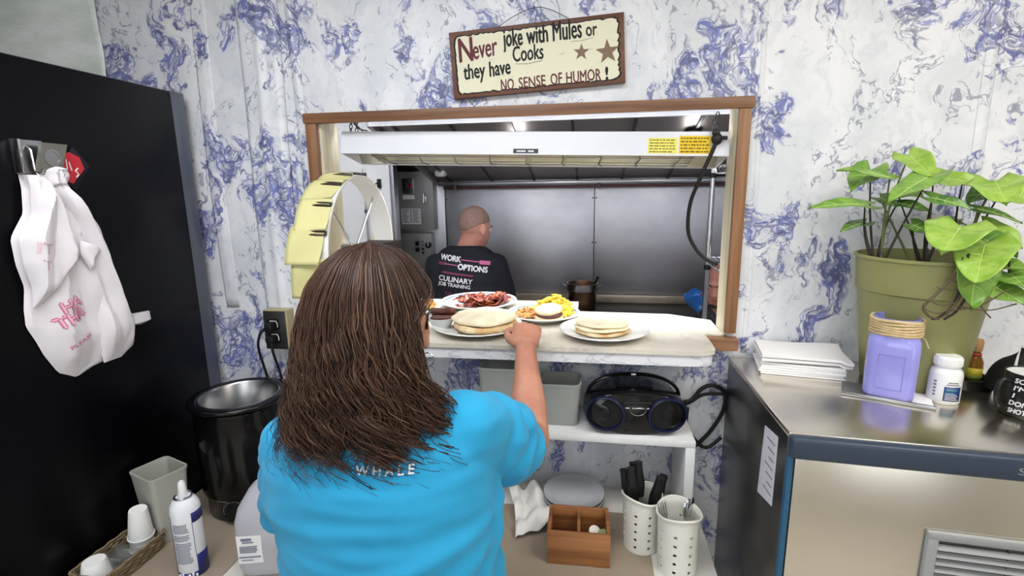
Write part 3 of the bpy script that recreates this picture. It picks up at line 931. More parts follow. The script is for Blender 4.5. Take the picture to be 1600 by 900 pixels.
tail = [(-.372, 1.372), (-.341, 1.362), (-.287, 1.362), (-.285, 1.333), (-.32, 1.326), (-.360, 1.334)]
crumple(tail, .020, .012, .006, 9.1, 'handle_loop', 12, 10)
neck = [(-.505, 1.737), (-.478, 1.748), (-.452, 1.742), (-.448, 1.728), (-.458, 1.705), (-.50, 1.70)]
crumple(neck, .024, .010, .008, 5.1, 'handle_loop', 12, 12)
bag_bvh = bvh_of(sheet_back, sheet_left)
def bag_text(s, y0, z0, wd, h, rot, m, outline=True):
    c_, s_ = math.cos(R(rot)), math.sin(R(rot))
    vs_, fs = fit_text(s, wd, h, bold=.045 if outline else .012)
    on_cloth(vs_, fs, (-1.10, y0, z0), (0, c_, s_), (0, -s_, c_), (-1, 0, 0), bag_bvh, bagr, m, off=.0012)
    if outline:
        vs_, fs = fit_text(s, wd, h)
        on_cloth(vs_, fs, (-1.10, y0, z0), (0, c_, s_), (0, -s_, c_), (-1, 0, 0), bag_bvh, bagr, 'bag_blush', 'lettering_fill', off=.0020)
mat('bag_blush', (236, 190, 206), .5)
bag_text('HA', -.525, 1.408, .050, .028, 17, 'bag_pink')
bag_text('THA', -.540, 1.372, .072, .028, 17, 'bag_pink')
bag_text('PLEASE', -.522, 1.318, .058, .009, 22, 'bag_pink', False)
bag_text('IT', -.568, 1.555, .028, .026, -8, 'bag_faint', False)
bag_text('T', -.565, 1.518, .018, .024, -8, 'bag_faint', False)

# ================================================================== low table with mats and riser
tb = thing('table', 'long white side table against the wall below the hatch', 'table', (-.45, -.30, 0))
G().box((-1.24, -.60, .705), (.325, -.004, .735), .003).obj('table_top', 'table_white', tb, world=True)
for x in (-1.2, .285):
    for y in (-.56, -.05):
        G().box((x-.02, y-.02, 0), (x+.02, y+.02, .705), .003).obj('leg', 'table_white', tb, world=True)
t = NT('beige_mat')
wv = t.n('TexWave', _wave_type='BANDS', Vector=t.pos(), Scale=140.0).outputs['Fac']
wv2 = t.n('TexWave', _wave_type='BANDS', _bands_direction='Y', Vector=t.pos(), Scale=140.0).outputs['Fac']
t.set(t.b.inputs['Base Color'], t.mix(t.math('MULTIPLY', wv, wv2), srgb(150, 134, 116), srgb(176, 162, 144)))
t.b.inputs['Roughness'].default_value = .7
t.bump(t.math('MULTIPLY', wv, wv2), .4, .002)
MATS['beige_mat'] = t.m
tag(G().box((-1.235, -.595, .735), (-.90, -.05, .738), .001).obj('shelf_liner', 'beige_mat'), 'beige ribbed mat under the black soup kettle', 'mat')
tag(G().box((-.62, -.43, .735), (.170, -.135, .738), .001).obj('shelf_liner', 'beige_mat'), 'beige ribbed mat under the wooden box', 'mat')

rs = thing('shelf_riser', 'small white riser shelf on the table holding the boombox', 'shelf', (-.1, -.1, .735))
G().box((-.48, -.20, .992), (.288, -.006, 1.011), .002).obj('top_board', 'white_paint', rs, world=True)
G().box((.262, -.20, .7355), (.288, -.006, .992), .002).obj('side_board', 'white_paint', rs, world=True)
G().box((-.48, -.20, .7355), (-.454, -.006, .992), .002).obj('side_board', 'white_paint', rs, world=True)

# boombox
bb = thing('boombox', 'black oval boombox with blue ringed speakers on the riser shelf', 'boombox', (.128, -.115, 1.0115), (0, 0, R(3)))
mat('navy_plastic', (16, 22, 56), .28); mat('speaker_cloth', (12, 12, 15), .8, bump=.3, bscale=500)
def sup(t_, a, b, n=2.6):
    c, s = math.cos(t_), math.sin(t_)
    return (a*math.copysign(abs(c)**(2/n), c), b*math.copysign(abs(s)**(2/n), s))
g = G()
rings = []
for y, k, dz in ((.058, .84, .0), (.05, .92, 0), (.02, .98, 0), (-.03, 1, 0), (-.052, .985, 0), (-.062, .93, 0), (-.066, .84, 0)):
    rings.append([(p[0], y, .062+p[1]) for p in (sup(2*math.pi*i/40, .142*k, .062*(.9+.1*k), 2.3) for i in range(40))])
g.loft(rings)
g.obj('body', 'black_gloss', bb, smooth=50)
for sx in (-1, 1):
    g = G()
    pr = [(.054, 0), (.055, .006), (.053, .011), (.049, .012), (.046, .006), (.046, 0)]
    M_ = Matrix.Translation((sx*.082, -.060, .060)) @ Matrix.Rotation(R(sx*9), 4, 'Z') @ Matrix.Rotation(R(90), 4, 'X') @ Matrix.Diagonal((1.0, .93, 1, 1))
    g.lathe(pr+[pr[0]], 36, (0, 0, 0), M_)
    rg_ = g.obj('speaker_ring', 'navy_plastic', bb, smooth=50)
    G().lathe([(.048, .005), (.03, .008), (.014, .004), (.012, .009), (0, .011)], 30, (0, 0, 0), M_).obj('speaker_cone', 'speaker_cloth', bb, smooth=50)
cp = G().lathe([(0, 0), (.05, 0), (.048, .006), (0, .010)], 30, (0, 0, 0), Matrix.Translation((0, -.01, .118)) @ Matrix.Diagonal((1.1, 1, 1, 1))).obj('disc_lid', 'black_gloss', bb)
for x0, x1 in ((-.030, -.018), (-.012, .022), (.026, .040)):
    G().box((x0, -.071, .078), (x1, -.064, .082), .001).obj('button', 'chrome', bb)
G().box((-.035, -.069, .085), (.043, -.062, .098), .002).obj('display', 'black_plastic', bb)
g = G(); g.tube([(.022*math.cos(R(a))+.004, -.069, .078+.02*math.sin(R(a))) for a in range(180, 361, 15)], .0008, 6); g.obj('dial_arc', 'steel_plain', bb)
for x in (-.05, .06):
    G().cyl((x, -.05, .108), (x, -.058, .110), .007, n=14).obj('knob', 'navy_plastic', bb)
hd = []
for i in range(25):
    a = math.pi*i/24
    p = sup(a, .128, .066, 2.2)
    hd.append((-p[0], .008, .084+p[1]))
G().tube(hd, [(.005, .009)]*25, 8, flat=(0, 0, 1)).obj('handle', 'black_gloss', bb)
G().box((-.008, -.004, .148), (.006, .004, .154), .001).obj('handle_badge', 'chrome', bb)
# cords of the boombox and on the wall
def cordobj(pts, r, label, m='black_rubber', k=8):
    return tag(G().tube(smoothpath(pts, k), r, 8).obj('power_cord', m, smooth=180), label, 'cord')
cordobj([(.235, -.05, 1.06), (.30, -.03, 1.055), (.335, -.018, 1.09), (.37, -.014, 1.10), (.402, -.014, 1.075), (.400, -.014, 1.02), (.37, -.012, .955), (.34, -.012, .915), (.312, -.012, .88), (.303, -.012, .80), (.306, -.012, .742)], .006, 'black power cord looping behind the boombox down the wall')
cordobj([(.24, -.055, 1.035), (.30, -.03, 1.05), (.34, -.026, 1.075), (.395, -.026, 1.08)], .005, 'short black cord from boombox toward the ice machine')
cordobj([(.296, -.022, 1.03), (.297, -.024, .97), (.33, -.024, .92), (.36, -.024, .905), (.398, -.024, .94)], .0055, 'black cord crossing the wall beside the riser shelf')
cordobj([(-.22, -.012, .955), (-.17, -.012, .948), (-.13, -.012, .953), (-.11, -.012, .968), (-.09, -.012, .985)], .0035, 'thin dark cord hanging under the riser shelf')

# clear food containers on the riser
mat('frosted_clear', (206, 208, 204), .25, trans=.55, ior=1.18, spec=.4)
mat('frosted_bin', (200, 200, 190), .4, trans=.35, ior=1.15)
def tub(label, x, y, z, w, d, h, taper=.88, m='frosted_clear', rz=0, rad=.02, name='food_container'):
    def ring(k, zz, inset=0):
        ww, dd = w/2*k-inset, d/2*k-inset
        pts = []
        r_ = max(.002, rad*k-inset)
        for cx, cy, a0 in ((ww-r_, dd-r_, 0), (-ww+r_, dd-r_, 90), (-ww+r_, -dd+r_, 180), (ww-r_, -dd+r_, 270)):
            for a in range(0, 91, 18):
                pts.append((cx+r_*math.cos(R(a0+a)), cy+r_*math.sin(R(a0+a)), zz))
        return pts
    root = thing(name, label, 'container', (x, y, z), (0, 0, rz))
    g = G()
    g.loft([ring(taper, 0), ring(1, h-.006), ring(1.03, h-.006), ring(1.03, h), ring(1, h, .003), ring(taper, .004, .003)])
    g.obj('wall', m, root, smooth=30)
    return root, ring
tub('frosted clear food container right of the reaching arm, on the riser', -.078, -.10, 1.0115, .116, .11, .125)
tub('frosted clear food container left of the reaching arm, on the riser', -.245, -.095, 1.0115, .14, .12, .165)

# plates under the riser
def plate_prof(r, h, f=.62):
    return [(0, .004), (r*f, .004), (r*.72, .006), (r*.97, h-.002), (r, h), (r*.985, h+.0025), (r*.95, h), (r*.70, .0095), (r*f*.98, .0075), (0, .0075)]
def plate(label, c, r, h=.02, group=None, rim=None, m='glaze', cat='plate'):
    root = thing('plate', label, cat, c, group=group)
    G().lathe([(r*.55, 0), (r*.55, .004)]+plate_prof(r, h)[1:]+[(0, .0075)], 56).lathe([(0, .004), (r*.56, .004)], 56).obj('dish', m, root, smooth=60)
    if rim:
        rr_ = r*.90
        G().lathe([(rr_-.002, h*.845+.0022), (rr_+.002, h*.885+.0022), (rr_+.002, h*.885+.0028), (rr_-.002, h*.845+.0028), (rr_-.002, h*.845+.0022)], 56).obj('rim_line', rim, root, smooth=60)
    return root
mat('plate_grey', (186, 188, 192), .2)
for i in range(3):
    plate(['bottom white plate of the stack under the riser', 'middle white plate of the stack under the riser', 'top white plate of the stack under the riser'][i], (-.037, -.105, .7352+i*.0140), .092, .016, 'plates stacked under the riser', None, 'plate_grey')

# cloth
def cloth(u, v):
    x = -.245+.100*u+.055*v+.01*math.sin(v*3); y = -.075-.22*v*(1-.25*u)
    z = .748+.024*math.exp(-((u-.75)/.22)**2)*(1-v*.6)+.012*math.sin(u*9+v*5)*(1-.2*v)+.016*math.exp(-((u-.25+.2*v)/.10)**2)+.006*math.sin(v*17+u*4)
    if u > .6: z += .012*(u-.6)/.4
    return (x, y, max(z, .7405))
mat('cloth_white', (232, 230, 226), .85, bump=.2, bscale=200)
tag(G().slab(cloth, 40, 40, .002).obj('kitchen_towel', 'cloth_white', smooth=180), 'crumpled white cloth lying beside the stacked plates', 'cloth')

# wooden caddy with creamers
wb = thing('wooden_box', 'open brown wooden box with a divider on the mat', 'box', (-.018, -.31, .738), (0, 0, R(1)))
w_, d_, h_, tk = .158, .115, .092, .009
G().box((-w_/2, -d_/2, 0), (w_/2, -d_/2+tk, h_), .001).obj('front_panel', 'box_wood', wb)
G().box((-w_/2, d_/2-tk, 0), (w_/2, d_/2, h_), .001).obj('back_panel', 'box_wood', wb)
for s_ in (-1, 1):
    G().box((min(s_*w_/2, s_*(w_/2-tk)), -d_/2+tk, 0), (max(s_*w_/2, s_*(w_/2-tk)), d_/2-tk, h_), .001).obj('side_panel', 'box_wood', wb)
G().box((-.004, -d_/2+tk, .006), (.004, d_/2-tk, h_-.006), .001).obj('divider', 'box_wood', wb)
G().box((-w_/2+tk, -d_/2+tk, 0), (w_/2-tk, d_/2-tk, .006)).obj('bottom', 'box_wood', wb, smooth=0)
mat('creamer_green', (150, 164, 110), .5); mat('foil_white', (230, 226, 216), .4)
for i, (x, y, z, m, lab) in enumerate([(.025, -.33, .783, 'foil_white', 'white creamer cup at left in the wooden box'), (.047, -.318, .783, 'creamer_green', 'green topped creamer cup in the wooden box'), (.020, -.292, .776, 'foil_white', 'white creamer cup at back in the wooden box'), (.045, -.347, .779, 'foil_white', 'white creamer cup at front right in the wooden box'), (.035, -.315, .746, 'foil_white', 'white creamer cup under the others in the wooden box')]):
    r = thing('creamer_cup', lab, 'creamer', (x, y, z), (R(20*(i % 3)-10), R(15*(i-1) % 30), 0), 'creamers in the wooden box')
    G().lathe([(0, 0), (.010, 0), (.014, .018), (.016, .018), (.016, .0195), (0, .0195)], 20).obj('cup', 'white_plastic', r)
    G().lathe([(0, .0195), (.016, .0195), (.015, .0205), (0, .0207)], 20).obj('foil_lid', m, r)

# perforated cutlery canisters
def canister(label, x, y, z, r0, h, rz):
    root = thing('cutlery_canister', label, 'canister', (x, y, z), (0, 0, rz), 'perforated cutlery canisters')
    n, m_ = 40, 20
    g = G()
    wav = lambda a: .006*math.sin(2*a+.6)
    def pt(i, j, rr_):
        a = 2*math.pi*i/n
        t_ = j/m_
        rad = (rr_)*(1+.07*t_)+(.004 if j == m_ else 0)
        return (rad*math.cos(a), rad*math.sin(a), h*t_+(wav(a)*(t_**6)))
    holes = set()
    for a_ in range(0, n, 5):
        for b_ in range(2, m_-3, 3):
            holes.add((a_, b_))
    for rr_ in (r0, r0-.003):
        vs_ = [pt(i, j, rr_) for j in range(m_+1) for i in range(n)]
        fs = [(j*n+i, j*n+(i+1) % n, (j+1)*n+(i+1) % n, (j+1)*n+i) for j in range(m_) for i in range(n) if (i, j) not in holes]
        g.add(vs_, fs)
    N_ = n*(m_+1)
    top = [m_*n+i for i in range(n)]
    fs = [(top[i], top[(i+1) % n], N_+top[(i+1) % n], N_+top[i]) for i in range(n)]
    fs += [tuple(range(n))]
    for (i, j) in holes:
        for (a, b, c, d, nb) in ((i, j, i+1, j, (i, j-1)), (i, j+1, i+1, j+1, (i, j+1)), (i, j, i, j+1, ((i-1) % n, j)), (i+1, j, i+1, j+1, ((i+1) % n, j))):
            if nb not in holes:
                p, q = b*n+a % n, d*n+c % n
                fs.append((p, q, N_+q, N_+p))
    o = len(g.v)
    g.f += fs; g.mi += [0]*len(fs)
    g.obj('body', 'canister_white', root, smooth=40, recalc=True)
    gr_ = G()
    pts = [pt(i, m_, r0-.0015) for i in range(n)]
    gr_.tube(pts, .0028, 6, loop=True)
    gr_.obj('rolled_rim', 'canister_white', root)
    return root
mat('canister_white', (226, 224, 214), .3)
canister('white perforated canister full of black knife handles', .146, -.262, .738, .0455, .150, .3)
canister('white perforated canister with forks and spoons, nearest the table corner', .228, -.335, .735, .0475, .160, 1.2)
mat('knife_black', (17, 17, 18), .42)
kn = [(-.022, .012, -14, 6, .055), (-.010, -.004, -9, -2, .075), (.004, .014, -4, 4, .078), (-.004, .022, -7, 8, .068), (.016, -.006, 13, -3, .058), (.024, .010, 17, 5, .050)]
nm_ = ['leftmost black knife handle in the canister', 'second black knife handle from left in the canister', 'tallest black knife handle in the middle of the canister', 'black knife handle behind the middle one', 'black knife handle leaning right in the canister', 'rightmost black knife handle in the canister']
for i, (dx, dy, ax, ay, ex) in enumerate(kn):
    r = thing('steak_knife', nm_[i], 'knife', (.146+dx*.4, -.262+dy*.4, .742), (R(-ay*.8), R(ax*.8), 0), 'knives in the canister')
    L_ = .148+ex
    hs = []
    for k in range(10):
        t_ = k/9
        hs.append([(p[0]*(.0115+.003*math.sin(t_*5)+.002*t_), p[1]*.0085, L_-.095+.095*t_) for p in (sup(2*math.pi*j/16, 1, 1, 3) for j in range(16))])
    G().loft(hs).obj('handle', 'knife_black', r, smooth=50)
    G().box((-.008, -.0008, .003), (.008, .0008, L_-.095), .0004).obj('blade', 'chrome', r, smooth=0)
fk = [(-.014, -.012, -16, 2, 'fork', 'fork leaning left in the cutlery canister'), (-.022, .000, -12, 6, 'fork', 'fork at far left of the cutlery canister'), (.012, -.002, 14, 4, 'spoon', 'spoon leaning right in the cutlery canister'), (.020, .012, 18, -3, 'spoon', 'spoon at the right rim of the cutlery canister'), (.004, .016, 6, -8, 'spoon', 'spoon at the back of the cutlery canister')]
for i, (dx, dy, ax, ay, kd, lab) in enumerate(fk):
    r = thing('table_'+kd, lab, kd, (.228+dx*.4, -.335+dy*.4, .740), (R(-ay*.8), R(ax*.8), R(20*i)), 'cutlery in the canister')
    G().tube([(0, 0, 0), (0, 0, .06), (0, .001, .125)], [(.005, .0012), (.004, .0012), (.003, .0012)], 8, flat=(1, 0, 0)).obj('handle', 'chrome', r)
    if kd == 'spoon':
        G().ell((0, -.003, .15), (.016, .005, .026), None, 16, 10).obj('bowl', 'chrome', r)
    else:
        G().tube([(0, .001, .122), (0, .004, .14)], [(.004, .0012), (.011, .0012)], 8, flat=(1, 0, 0)).obj('neck', 'chrome', r)
        for k in range(4):
            G().tube([(-.009+.006*k, .004, .138), (-.009+.006*k, .002, .175)], [.0016, .0008], 6).obj('tine', 'chrome', r)
# ================================================================== left end of the table
kt = thing('soup_kettle', 'black electric soup kettle with open steel well on the mat', 'soup kettle', (-1.035, -.215, .738))
G().lathe([(0, 0), (.112, 0), (.116, .006), (.116, .066), (.118, .070), (.124, .072), (.126, .078), (.128, .20), (.127, .30), (.123, .318), (.123, .33), (.108, .332), (.105, .20), (0, .19)], 56).obj('body', 'black_gloss', kt, smooth=40)
G().lathe([(.117, .066), (.120, .066), (.120, .072), (.117, .072), (.117, .066)], 56).obj('trim_band', 'steel_plain', kt)
G().lathe([(.106, .334), (.136, .338), (.139, .344), (.137, .350), (.128, .352), (.110, .348), (.104, .340), (.106, .334)], 56).obj('rim_flange', 'black_gloss', kt, smooth=60)
G().lathe([(.112, .349), (.108, .3505), (.104, .346), (.101, .12), (0, .115), (0, .112), (.104, .117), (.1075, .34), (.112, .349)], 48).obj('steel_well', 'steel_plain', kt, smooth=60)
kd_ = V((.25, -.97, 0)).normalized()
cpn = V((0, 0, .04))+kd_*.113
G().cyl(cpn, cpn+kd_*.008, .034, n=28).obj('dial_plate', 'black_plastic', kt)
kb_ = G().cyl(cpn+kd_*.008, cpn+kd_*.026, .022, .018, n=24).obj('knob', 'black_plastic', kt)
g = G()
for k in range(24):
    a = 2*math.pi*k/24
    sd = kd_.cross(V((0, 0, 1)))
    p = cpn+kd_*.0083+sd*.029*math.cos(a)+V((0, 0, .029*math.sin(a)))
    g.ell(p, (.0012, .0012, .0012), None, 6, 4)
g.obj('dial_marks', 'print_white', kt)

ob = thing('outlet_box', 'surface mounted outlet box with black face plate on the wall', 'outlet', (-1.005, -.03, 1.24))
mat('box_beige', (176, 164, 128), .5, var=.08)
G().box((-1.044, -.055, 1.176), (-.960, -.0005, 1.308), .003).obj('box', 'box_beige', ob, world=True)
mat('face_dark', (44, 42, 42), .35)
G().box((-1.042, -.058, 1.179), (-.966, -.055, 1.305), .001).obj('face_plate', 'face_dark', ob, world=True)
for z in (1.262, 1.218):
    G().box((-1.024, -.063, z-.017), (-.988, -.060, z+.017), .004).obj('socket', 'black_plastic', ob, world=True)
    G().tube([(-1.016, -.0635, z+.012), (-.996, -.0635, z+.012), (-.991, -.0635, z+.004), (-.991, -.0635, z-.008)], .0013, 6).obj('socket_edge', 'print_white', ob, world=True)
def plugcord(z, pts, lab):
    r = thing('power_cord', lab, 'cord', (-1.02, -.08, z))
    G().box((-1.024, -.088, z-.013), (-.997, -.0632, z+.010), .005).obj('plug', 'black_rubber', r, world=True)
    G().tube(smoothpath(pts, 7), .0042, 8).obj('cable', 'black_rubber', r, world=True, smooth=180)
plugcord(1.262, [(-1.02, -.082, 1.256), (-1.04, -.085, 1.235), (-1.055, -.08, 1.19), (-1.058, -.06, 1.12), (-1.058, -.035, 1.02), (-1.05, -.03, .90), (-1.03, -.04, .76)], 'black cord from the upper socket hanging behind the kettle')
plugcord(1.218, [(-1.006, -.082, 1.208), (-1.004, -.08, 1.17), (-1.002, -.06, 1.10), (-1.0, -.04, 1.0), (-.99, -.035, .88), (-.985, -.04, .76)], 'black cord from the lower socket hanging behind the kettle')

tub('frosted square plastic bin standing beside the refrigerator', -1.170, -.392, .738, .112, .098, .198, .74, 'frosted_bin', R(-20), .014, 'plastic_bin')

# aerosol can
ca = thing('aerosol_can', 'white and navy whipped cream spray can on the mat', 'can', (-.983, -.515, .738), (0, 0, R(0)))
mat('can_white', (236, 236, 240), .25); mat('navy_ink', (40, 42, 110), .3); mat('text_grey', (120, 124, 140), .6)
G().lathe([(0, 0), (.032, 0), (.0335, .003), (.0335, .178), (.031, .192), (.024, .204), (.019, .210), (0, .210)], 40).obj('body', 'can_white', ca, smooth=50)
G().lathe([(.019, .209), (.0215, .211), (.0195, .215), (.0165, .213), (.019, .209)], 32).obj('valve_ring', 'steel_plain', ca)
G().lathe([(0, .210), (.0105, .210), (.0095, .228), (.008, .246), (.005, .251), (0, .252)], 20).obj('nozzle', 'white_plastic', ca)
a0 = -58
g = G(); patch(g, (0, 0, 0), .0335, a0-70, a0-64, .020, .17)
patch(g, (0, 0, 0), .0335, a0+28, a0+100, .003, .062); patch(g, (0, 0, 0), .0335, a0+28, a0+100, .150, .176)
patch(g, (0, 0, 0), .0335, a0-75, a0+28, .003, .018); patch(g, (0, 0, 0), .0335, a0+27, a0+29, .06, .15)
g.obj('navy_print', 'navy_ink', ca, smooth=180)
g = G()
rr = random.Random(5)
for k in range(26):
    z = .150-k*.0042
    if k in (6, 11): continue
    w0 = rr.uniform(0, 6); patch(g, (0, 0, 0), .0335, a0-52+w0, a0+16-rr.uniform(0, 10), z, z+.0017, 8, .0008)
g.obj('small_print', 'text_grey', ca, smooth=180)
g = G()
for k in range(7):
    aa = a0-62+k*13
    patch(g, (0, 0, 0), .0335, aa, aa+8, .004+.003*(k % 2), .013+.003*(k % 3), 4, .0010)
g.obj('cow_pattern', 'can_white', ca, smooth=180)

# milk jug
jg = thing('milk_jug', 'translucent plastic milk jug half full behind the woman\'s elbow', 'jug', (-.795, -.44, .735), (0, 0, R(14)))
mat('jug_plastic', (214, 214, 224), .35, trans=.45, ior=1.2); mat('milk', (240, 234, 216), .4)
def sq(hw, z, rd, n=6):
    pts = []
    for cx, cy, a0_ in ((hw-rd, hw-rd, 0), (-hw+rd, hw-rd, 90), (-hw+rd, -hw+rd, 180), (hw-rd, -hw+rd, 270)):
        for a in range(0, 91, 90//n): pts.append((cx+rd*math.cos(R(a0_+a)), cy+rd*math.sin(R(a0_+a)), z))
    return pts
G().loft([sq(.060, 0, .03), sq(.072, .012, .03), sq(.076, .03, .028), sq(.076, .15, .028), sq(.070, .18, .035), sq(.052, .212, .04), sq(.030, .232, .028), sq(.021, .238, .020), sq(.021, .250, .020)]).obj('bottle', 'jug_plastic', jg, smooth=50)
G().loft([sq(.057, .003, .028), sq(.069, .014, .028), sq(.073, .03, .026), sq(.073, .072, .026)]).obj('milk', 'milk', jg, smooth=50)
G().lathe([(0, .25), (.023, .244), (.023, .262), (0, .264)], 28).obj('cap', 'white_plastic', jg)
G().tube(smoothpath([(.045, -.045, .225), (.066, -.066, .205), (.072, -.072, .16), (.066, -.066, .10)], 5), .012, 10).obj('handle', 'jug_plastic', jg)
lb = G().slab(lambda u, v: (-.066+.058*u, -.0765-.0005*math.sin(3*u), .050+.075*v), 4, 4, .0004).obj('label_panel', 'paper_white', jg, smooth=0)
g = G()
for k, (x0, x1, z0, z1) in enumerate([(-.055, -.03, .112, .119), (-.052, -.026, .106, .109), (-.060, -.018, .095, .0975), (-.060, -.02, .090, .0925), (-.060, -.018, .085, .0875), (-.060, -.022, .080, .0825), (-.063, -.012, .066, .0695), (-.058, -.03, .058, .060)]):
    g.box((x0, -.0782, z0), (x1, -.0772, z1))
g.obj('print', 'text_grey', lb, smooth=0)

# wicker basket and cups
bk = thing('wicker_basket', 'low woven basket along the refrigerator holding cups', 'basket', (-1.182, -.525, .738))
mat('wicker', (128, 112, 84), .7, var=.25, vscale=60)
def brect(k, z, rd=.02):
    w_, d_ = .048*k, .084*k
    pts = []
    for cx, cy, a0_ in ((w_-rd, d_-rd, 0), (-w_+rd, d_-rd, 90), (-w_+rd, -d_+rd, 180), (w_-rd, -d_+rd, 270)):
        for a in range(0, 91, 15): pts.append(V((cx+rd*math.cos(R(a0_+a)), cy+rd*math.sin(R(a0_+a)), z)))
    out = []
    for i in range(len(pts)):
        a, b = pts[i], pts[(i+1) % len(pts)]
        m_ = max(1, int((b-a).length/.006))
        out += [a.lerp(b, j/m_) for j in range(m_)]
    return out
for i in range(7):
    z = .004+i*.0068
    ps = brect(1+.018*i, z)
    c0 = V((0, 0, z))
    q = []
    for j, p in enumerate(ps):
        nrm = V((p.x*1.8, p.y, 0)).normalized()
        q.append(p+nrm*.0022*math.sin(j*1.05+i*math.pi))
    G().tube(q, .0036, 6, loop=True).obj('woven_strand', 'wicker', bk, smooth=180)
for p0, p1 in list(zip(brect(1, .002), brect(1.11, .048)))[::4]:
    bk_ = G().tube([p0, p1], .0022, 6).obj('stake', 'wicker', bk)
G().box((-.045, -.080, .001), (.045, .080, .005)).obj('bottom', 'wicker', bk, smooth=0)
def foam_cup(lab, loc, rot, r=.027, h=.075, up=False):
    o = thing('foam_cup', lab, 'cup', loc, rot, 'foam cups in the basket')
    G().lathe([(0, h), (r*.70, h), (r*.74, h-.004), (r, .004), (r*1.06, .004), (r*1.06, 0), (r*.93, 0), (r*.66, h-.006), (0, h-.006)], 32).obj('cup_wall', 'styrofoam', o, smooth=50)
    return o
foam_cup('upside-down white foam cup at the back of the basket', (-1.183, -.463, .744), (R(3), R(6), 0), .029, .083)
foam_cup('white foam cup stacked on top of the rear cup', (-1.1795, -.4655, .781), (R(3), R(6), 0), .029, .083)
foam_cup('wide white foam cup overturned at the front of the basket', (-1.187, -.588, .746), (R(0), R(0), 0), .034, .058)
mat('clear_plastic', (225, 228, 228), .08, trans=.9, ior=1.25)
for i, (y, z) in enumerate([(-.552, .745), (-.518, .745)]):
    o = G().lathe([(0, 0), (.026, 0), (.031, .030), (.034, .030), (.034, .0315), (.030, .0315), (.025, .002), (0, .002)], 36).obj('clear_cup', 'clear_plastic', None, 50, (-1.182, y, z+.004), rot=(R(-30), R(4), 0))
    tag(o, ['clear plastic portion cup nearer the front of the basket', 'clear plastic portion cup in the middle of the basket'][i], 'cup', 'clear portion cups')

# ================================================================== ice machine
im = thing('ice_machine', 'stainless steel undercounter ice machine with navy trim and vent grille', 'ice machine', (.406, -.486, 0))
mat('ice_navy', (52, 64, 80), .38, spec=.4); mat('ice_teal', (34, 84, 116), .4); mat('grille_grey', (150, 152, 152), .5); mat('vent_dark', (78, 76, 74), .7)
G().box((.002, .006, .05), (.618, .475, 1.176), .004).obj('cabinet', 'ice_steel', im)
G().box((0, .012, .05), (.004, .472, 1.176), .001).obj('side_panel', 'side_steel', im)
G().box((-.001, .006, 1.176), (.622, .478, 1.189), .003).obj('top', 'ice_steel', im)
G().box((-.003, -.016, 1.140), (.622, .008, 1.187), .008, seg=3).obj('front_trim', 'ice_navy', im)
G().box((-.001, -.001, .06), (.010, .012, 1.140), .002).obj('corner_strip', 'ice_teal', im, label='teal vertical corner strip')
G().box((.012, -.002, .06), (.618, .008, 1.138), .002).obj('front_panel', 'ice_steel', im)
for x in (.05, .57):
    for y in (.06, .42): G().cyl((x, y, 0), (x, y, .05), .018, n=14).obj('foot', 'black_plastic', im)
lbp = G().prism([(.060, 1.150), (.140, 1.138), (.152, .962), (.060, .985)], -.0014, -.0002, 'yz').obj('paper_notice', 'paper_notice', im, smooth=0) if mat('paper_notice', (216, 214, 224), .8, var=.06, vscale=30) else None
g = G()
for k in range(7):
    z = 1.125-.02*k
    g.prism([(.070, z), (.070+.05-.01*(k % 3), z-.003), (.070+.05-.01*(k % 3), z-.006), (.070, z-.003)], -.0018, -.0014, 'yz')
g.obj('print', 'text_grey', lbp, smooth=0)
# vent grille
gx0, gx1, gz0, gz1 = .252, .600, .70, 1.017
fr = G()
fr.box((gx0, -.014, gz1-.018), (gx1, -.002, gz1), .004); fr.box((gx0, -.014, gz0), (gx1, -.002, gz0+.018), .004)
fr.box((gx0, -.014, gz0+.012), (gx0+.020, -.002, gz1-.012), .004); fr.box((gx1-.020, -.014, gz0+.012), (gx1, -.002, gz1-.012), .004)
fr.obj('grille_frame', 'grille_grey', im)
G().box((gx0+.018, -.0035, gz0+.016), (gx1-.018, -.002, gz1-.016)).obj('grille_backing', 'vent_dark', im, smooth=0)
nsl = 17
for k in range(nsl):
    z = gz1-.034-k*.0163
    G().slab(lambda u, v, z=z: (gx0+.019+(gx1-gx0-.038)*u, -.004-.009*v, z+.004-.008*v), 1, 1, .003).obj('slat', 'grille_grey', im, smooth=0)
for x in (gx0+.135, gx0+.25):
    G().box((x, -.0075, gz0+.018), (x+.003, -.004, gz1-.018)).obj('mullion', 'vent_dark', im, smooth=0)
vs_, fs = fit_text('S', .012, .014)
G().add([(v.x+.372, -.0163, v.y+1.156) for v in vs_], fs).obj('lettering', 'grille_grey', im, smooth=0)

# the front stands a little askew to the wall: right end further out
def askew(o):
    for v in o.data.vertices:
        v.co.y -= .085*v.co.x*(1-min(1, max(0, v.co.y/.478)))
    for c in o.children: askew(c)
for c in im.children: askew(c)
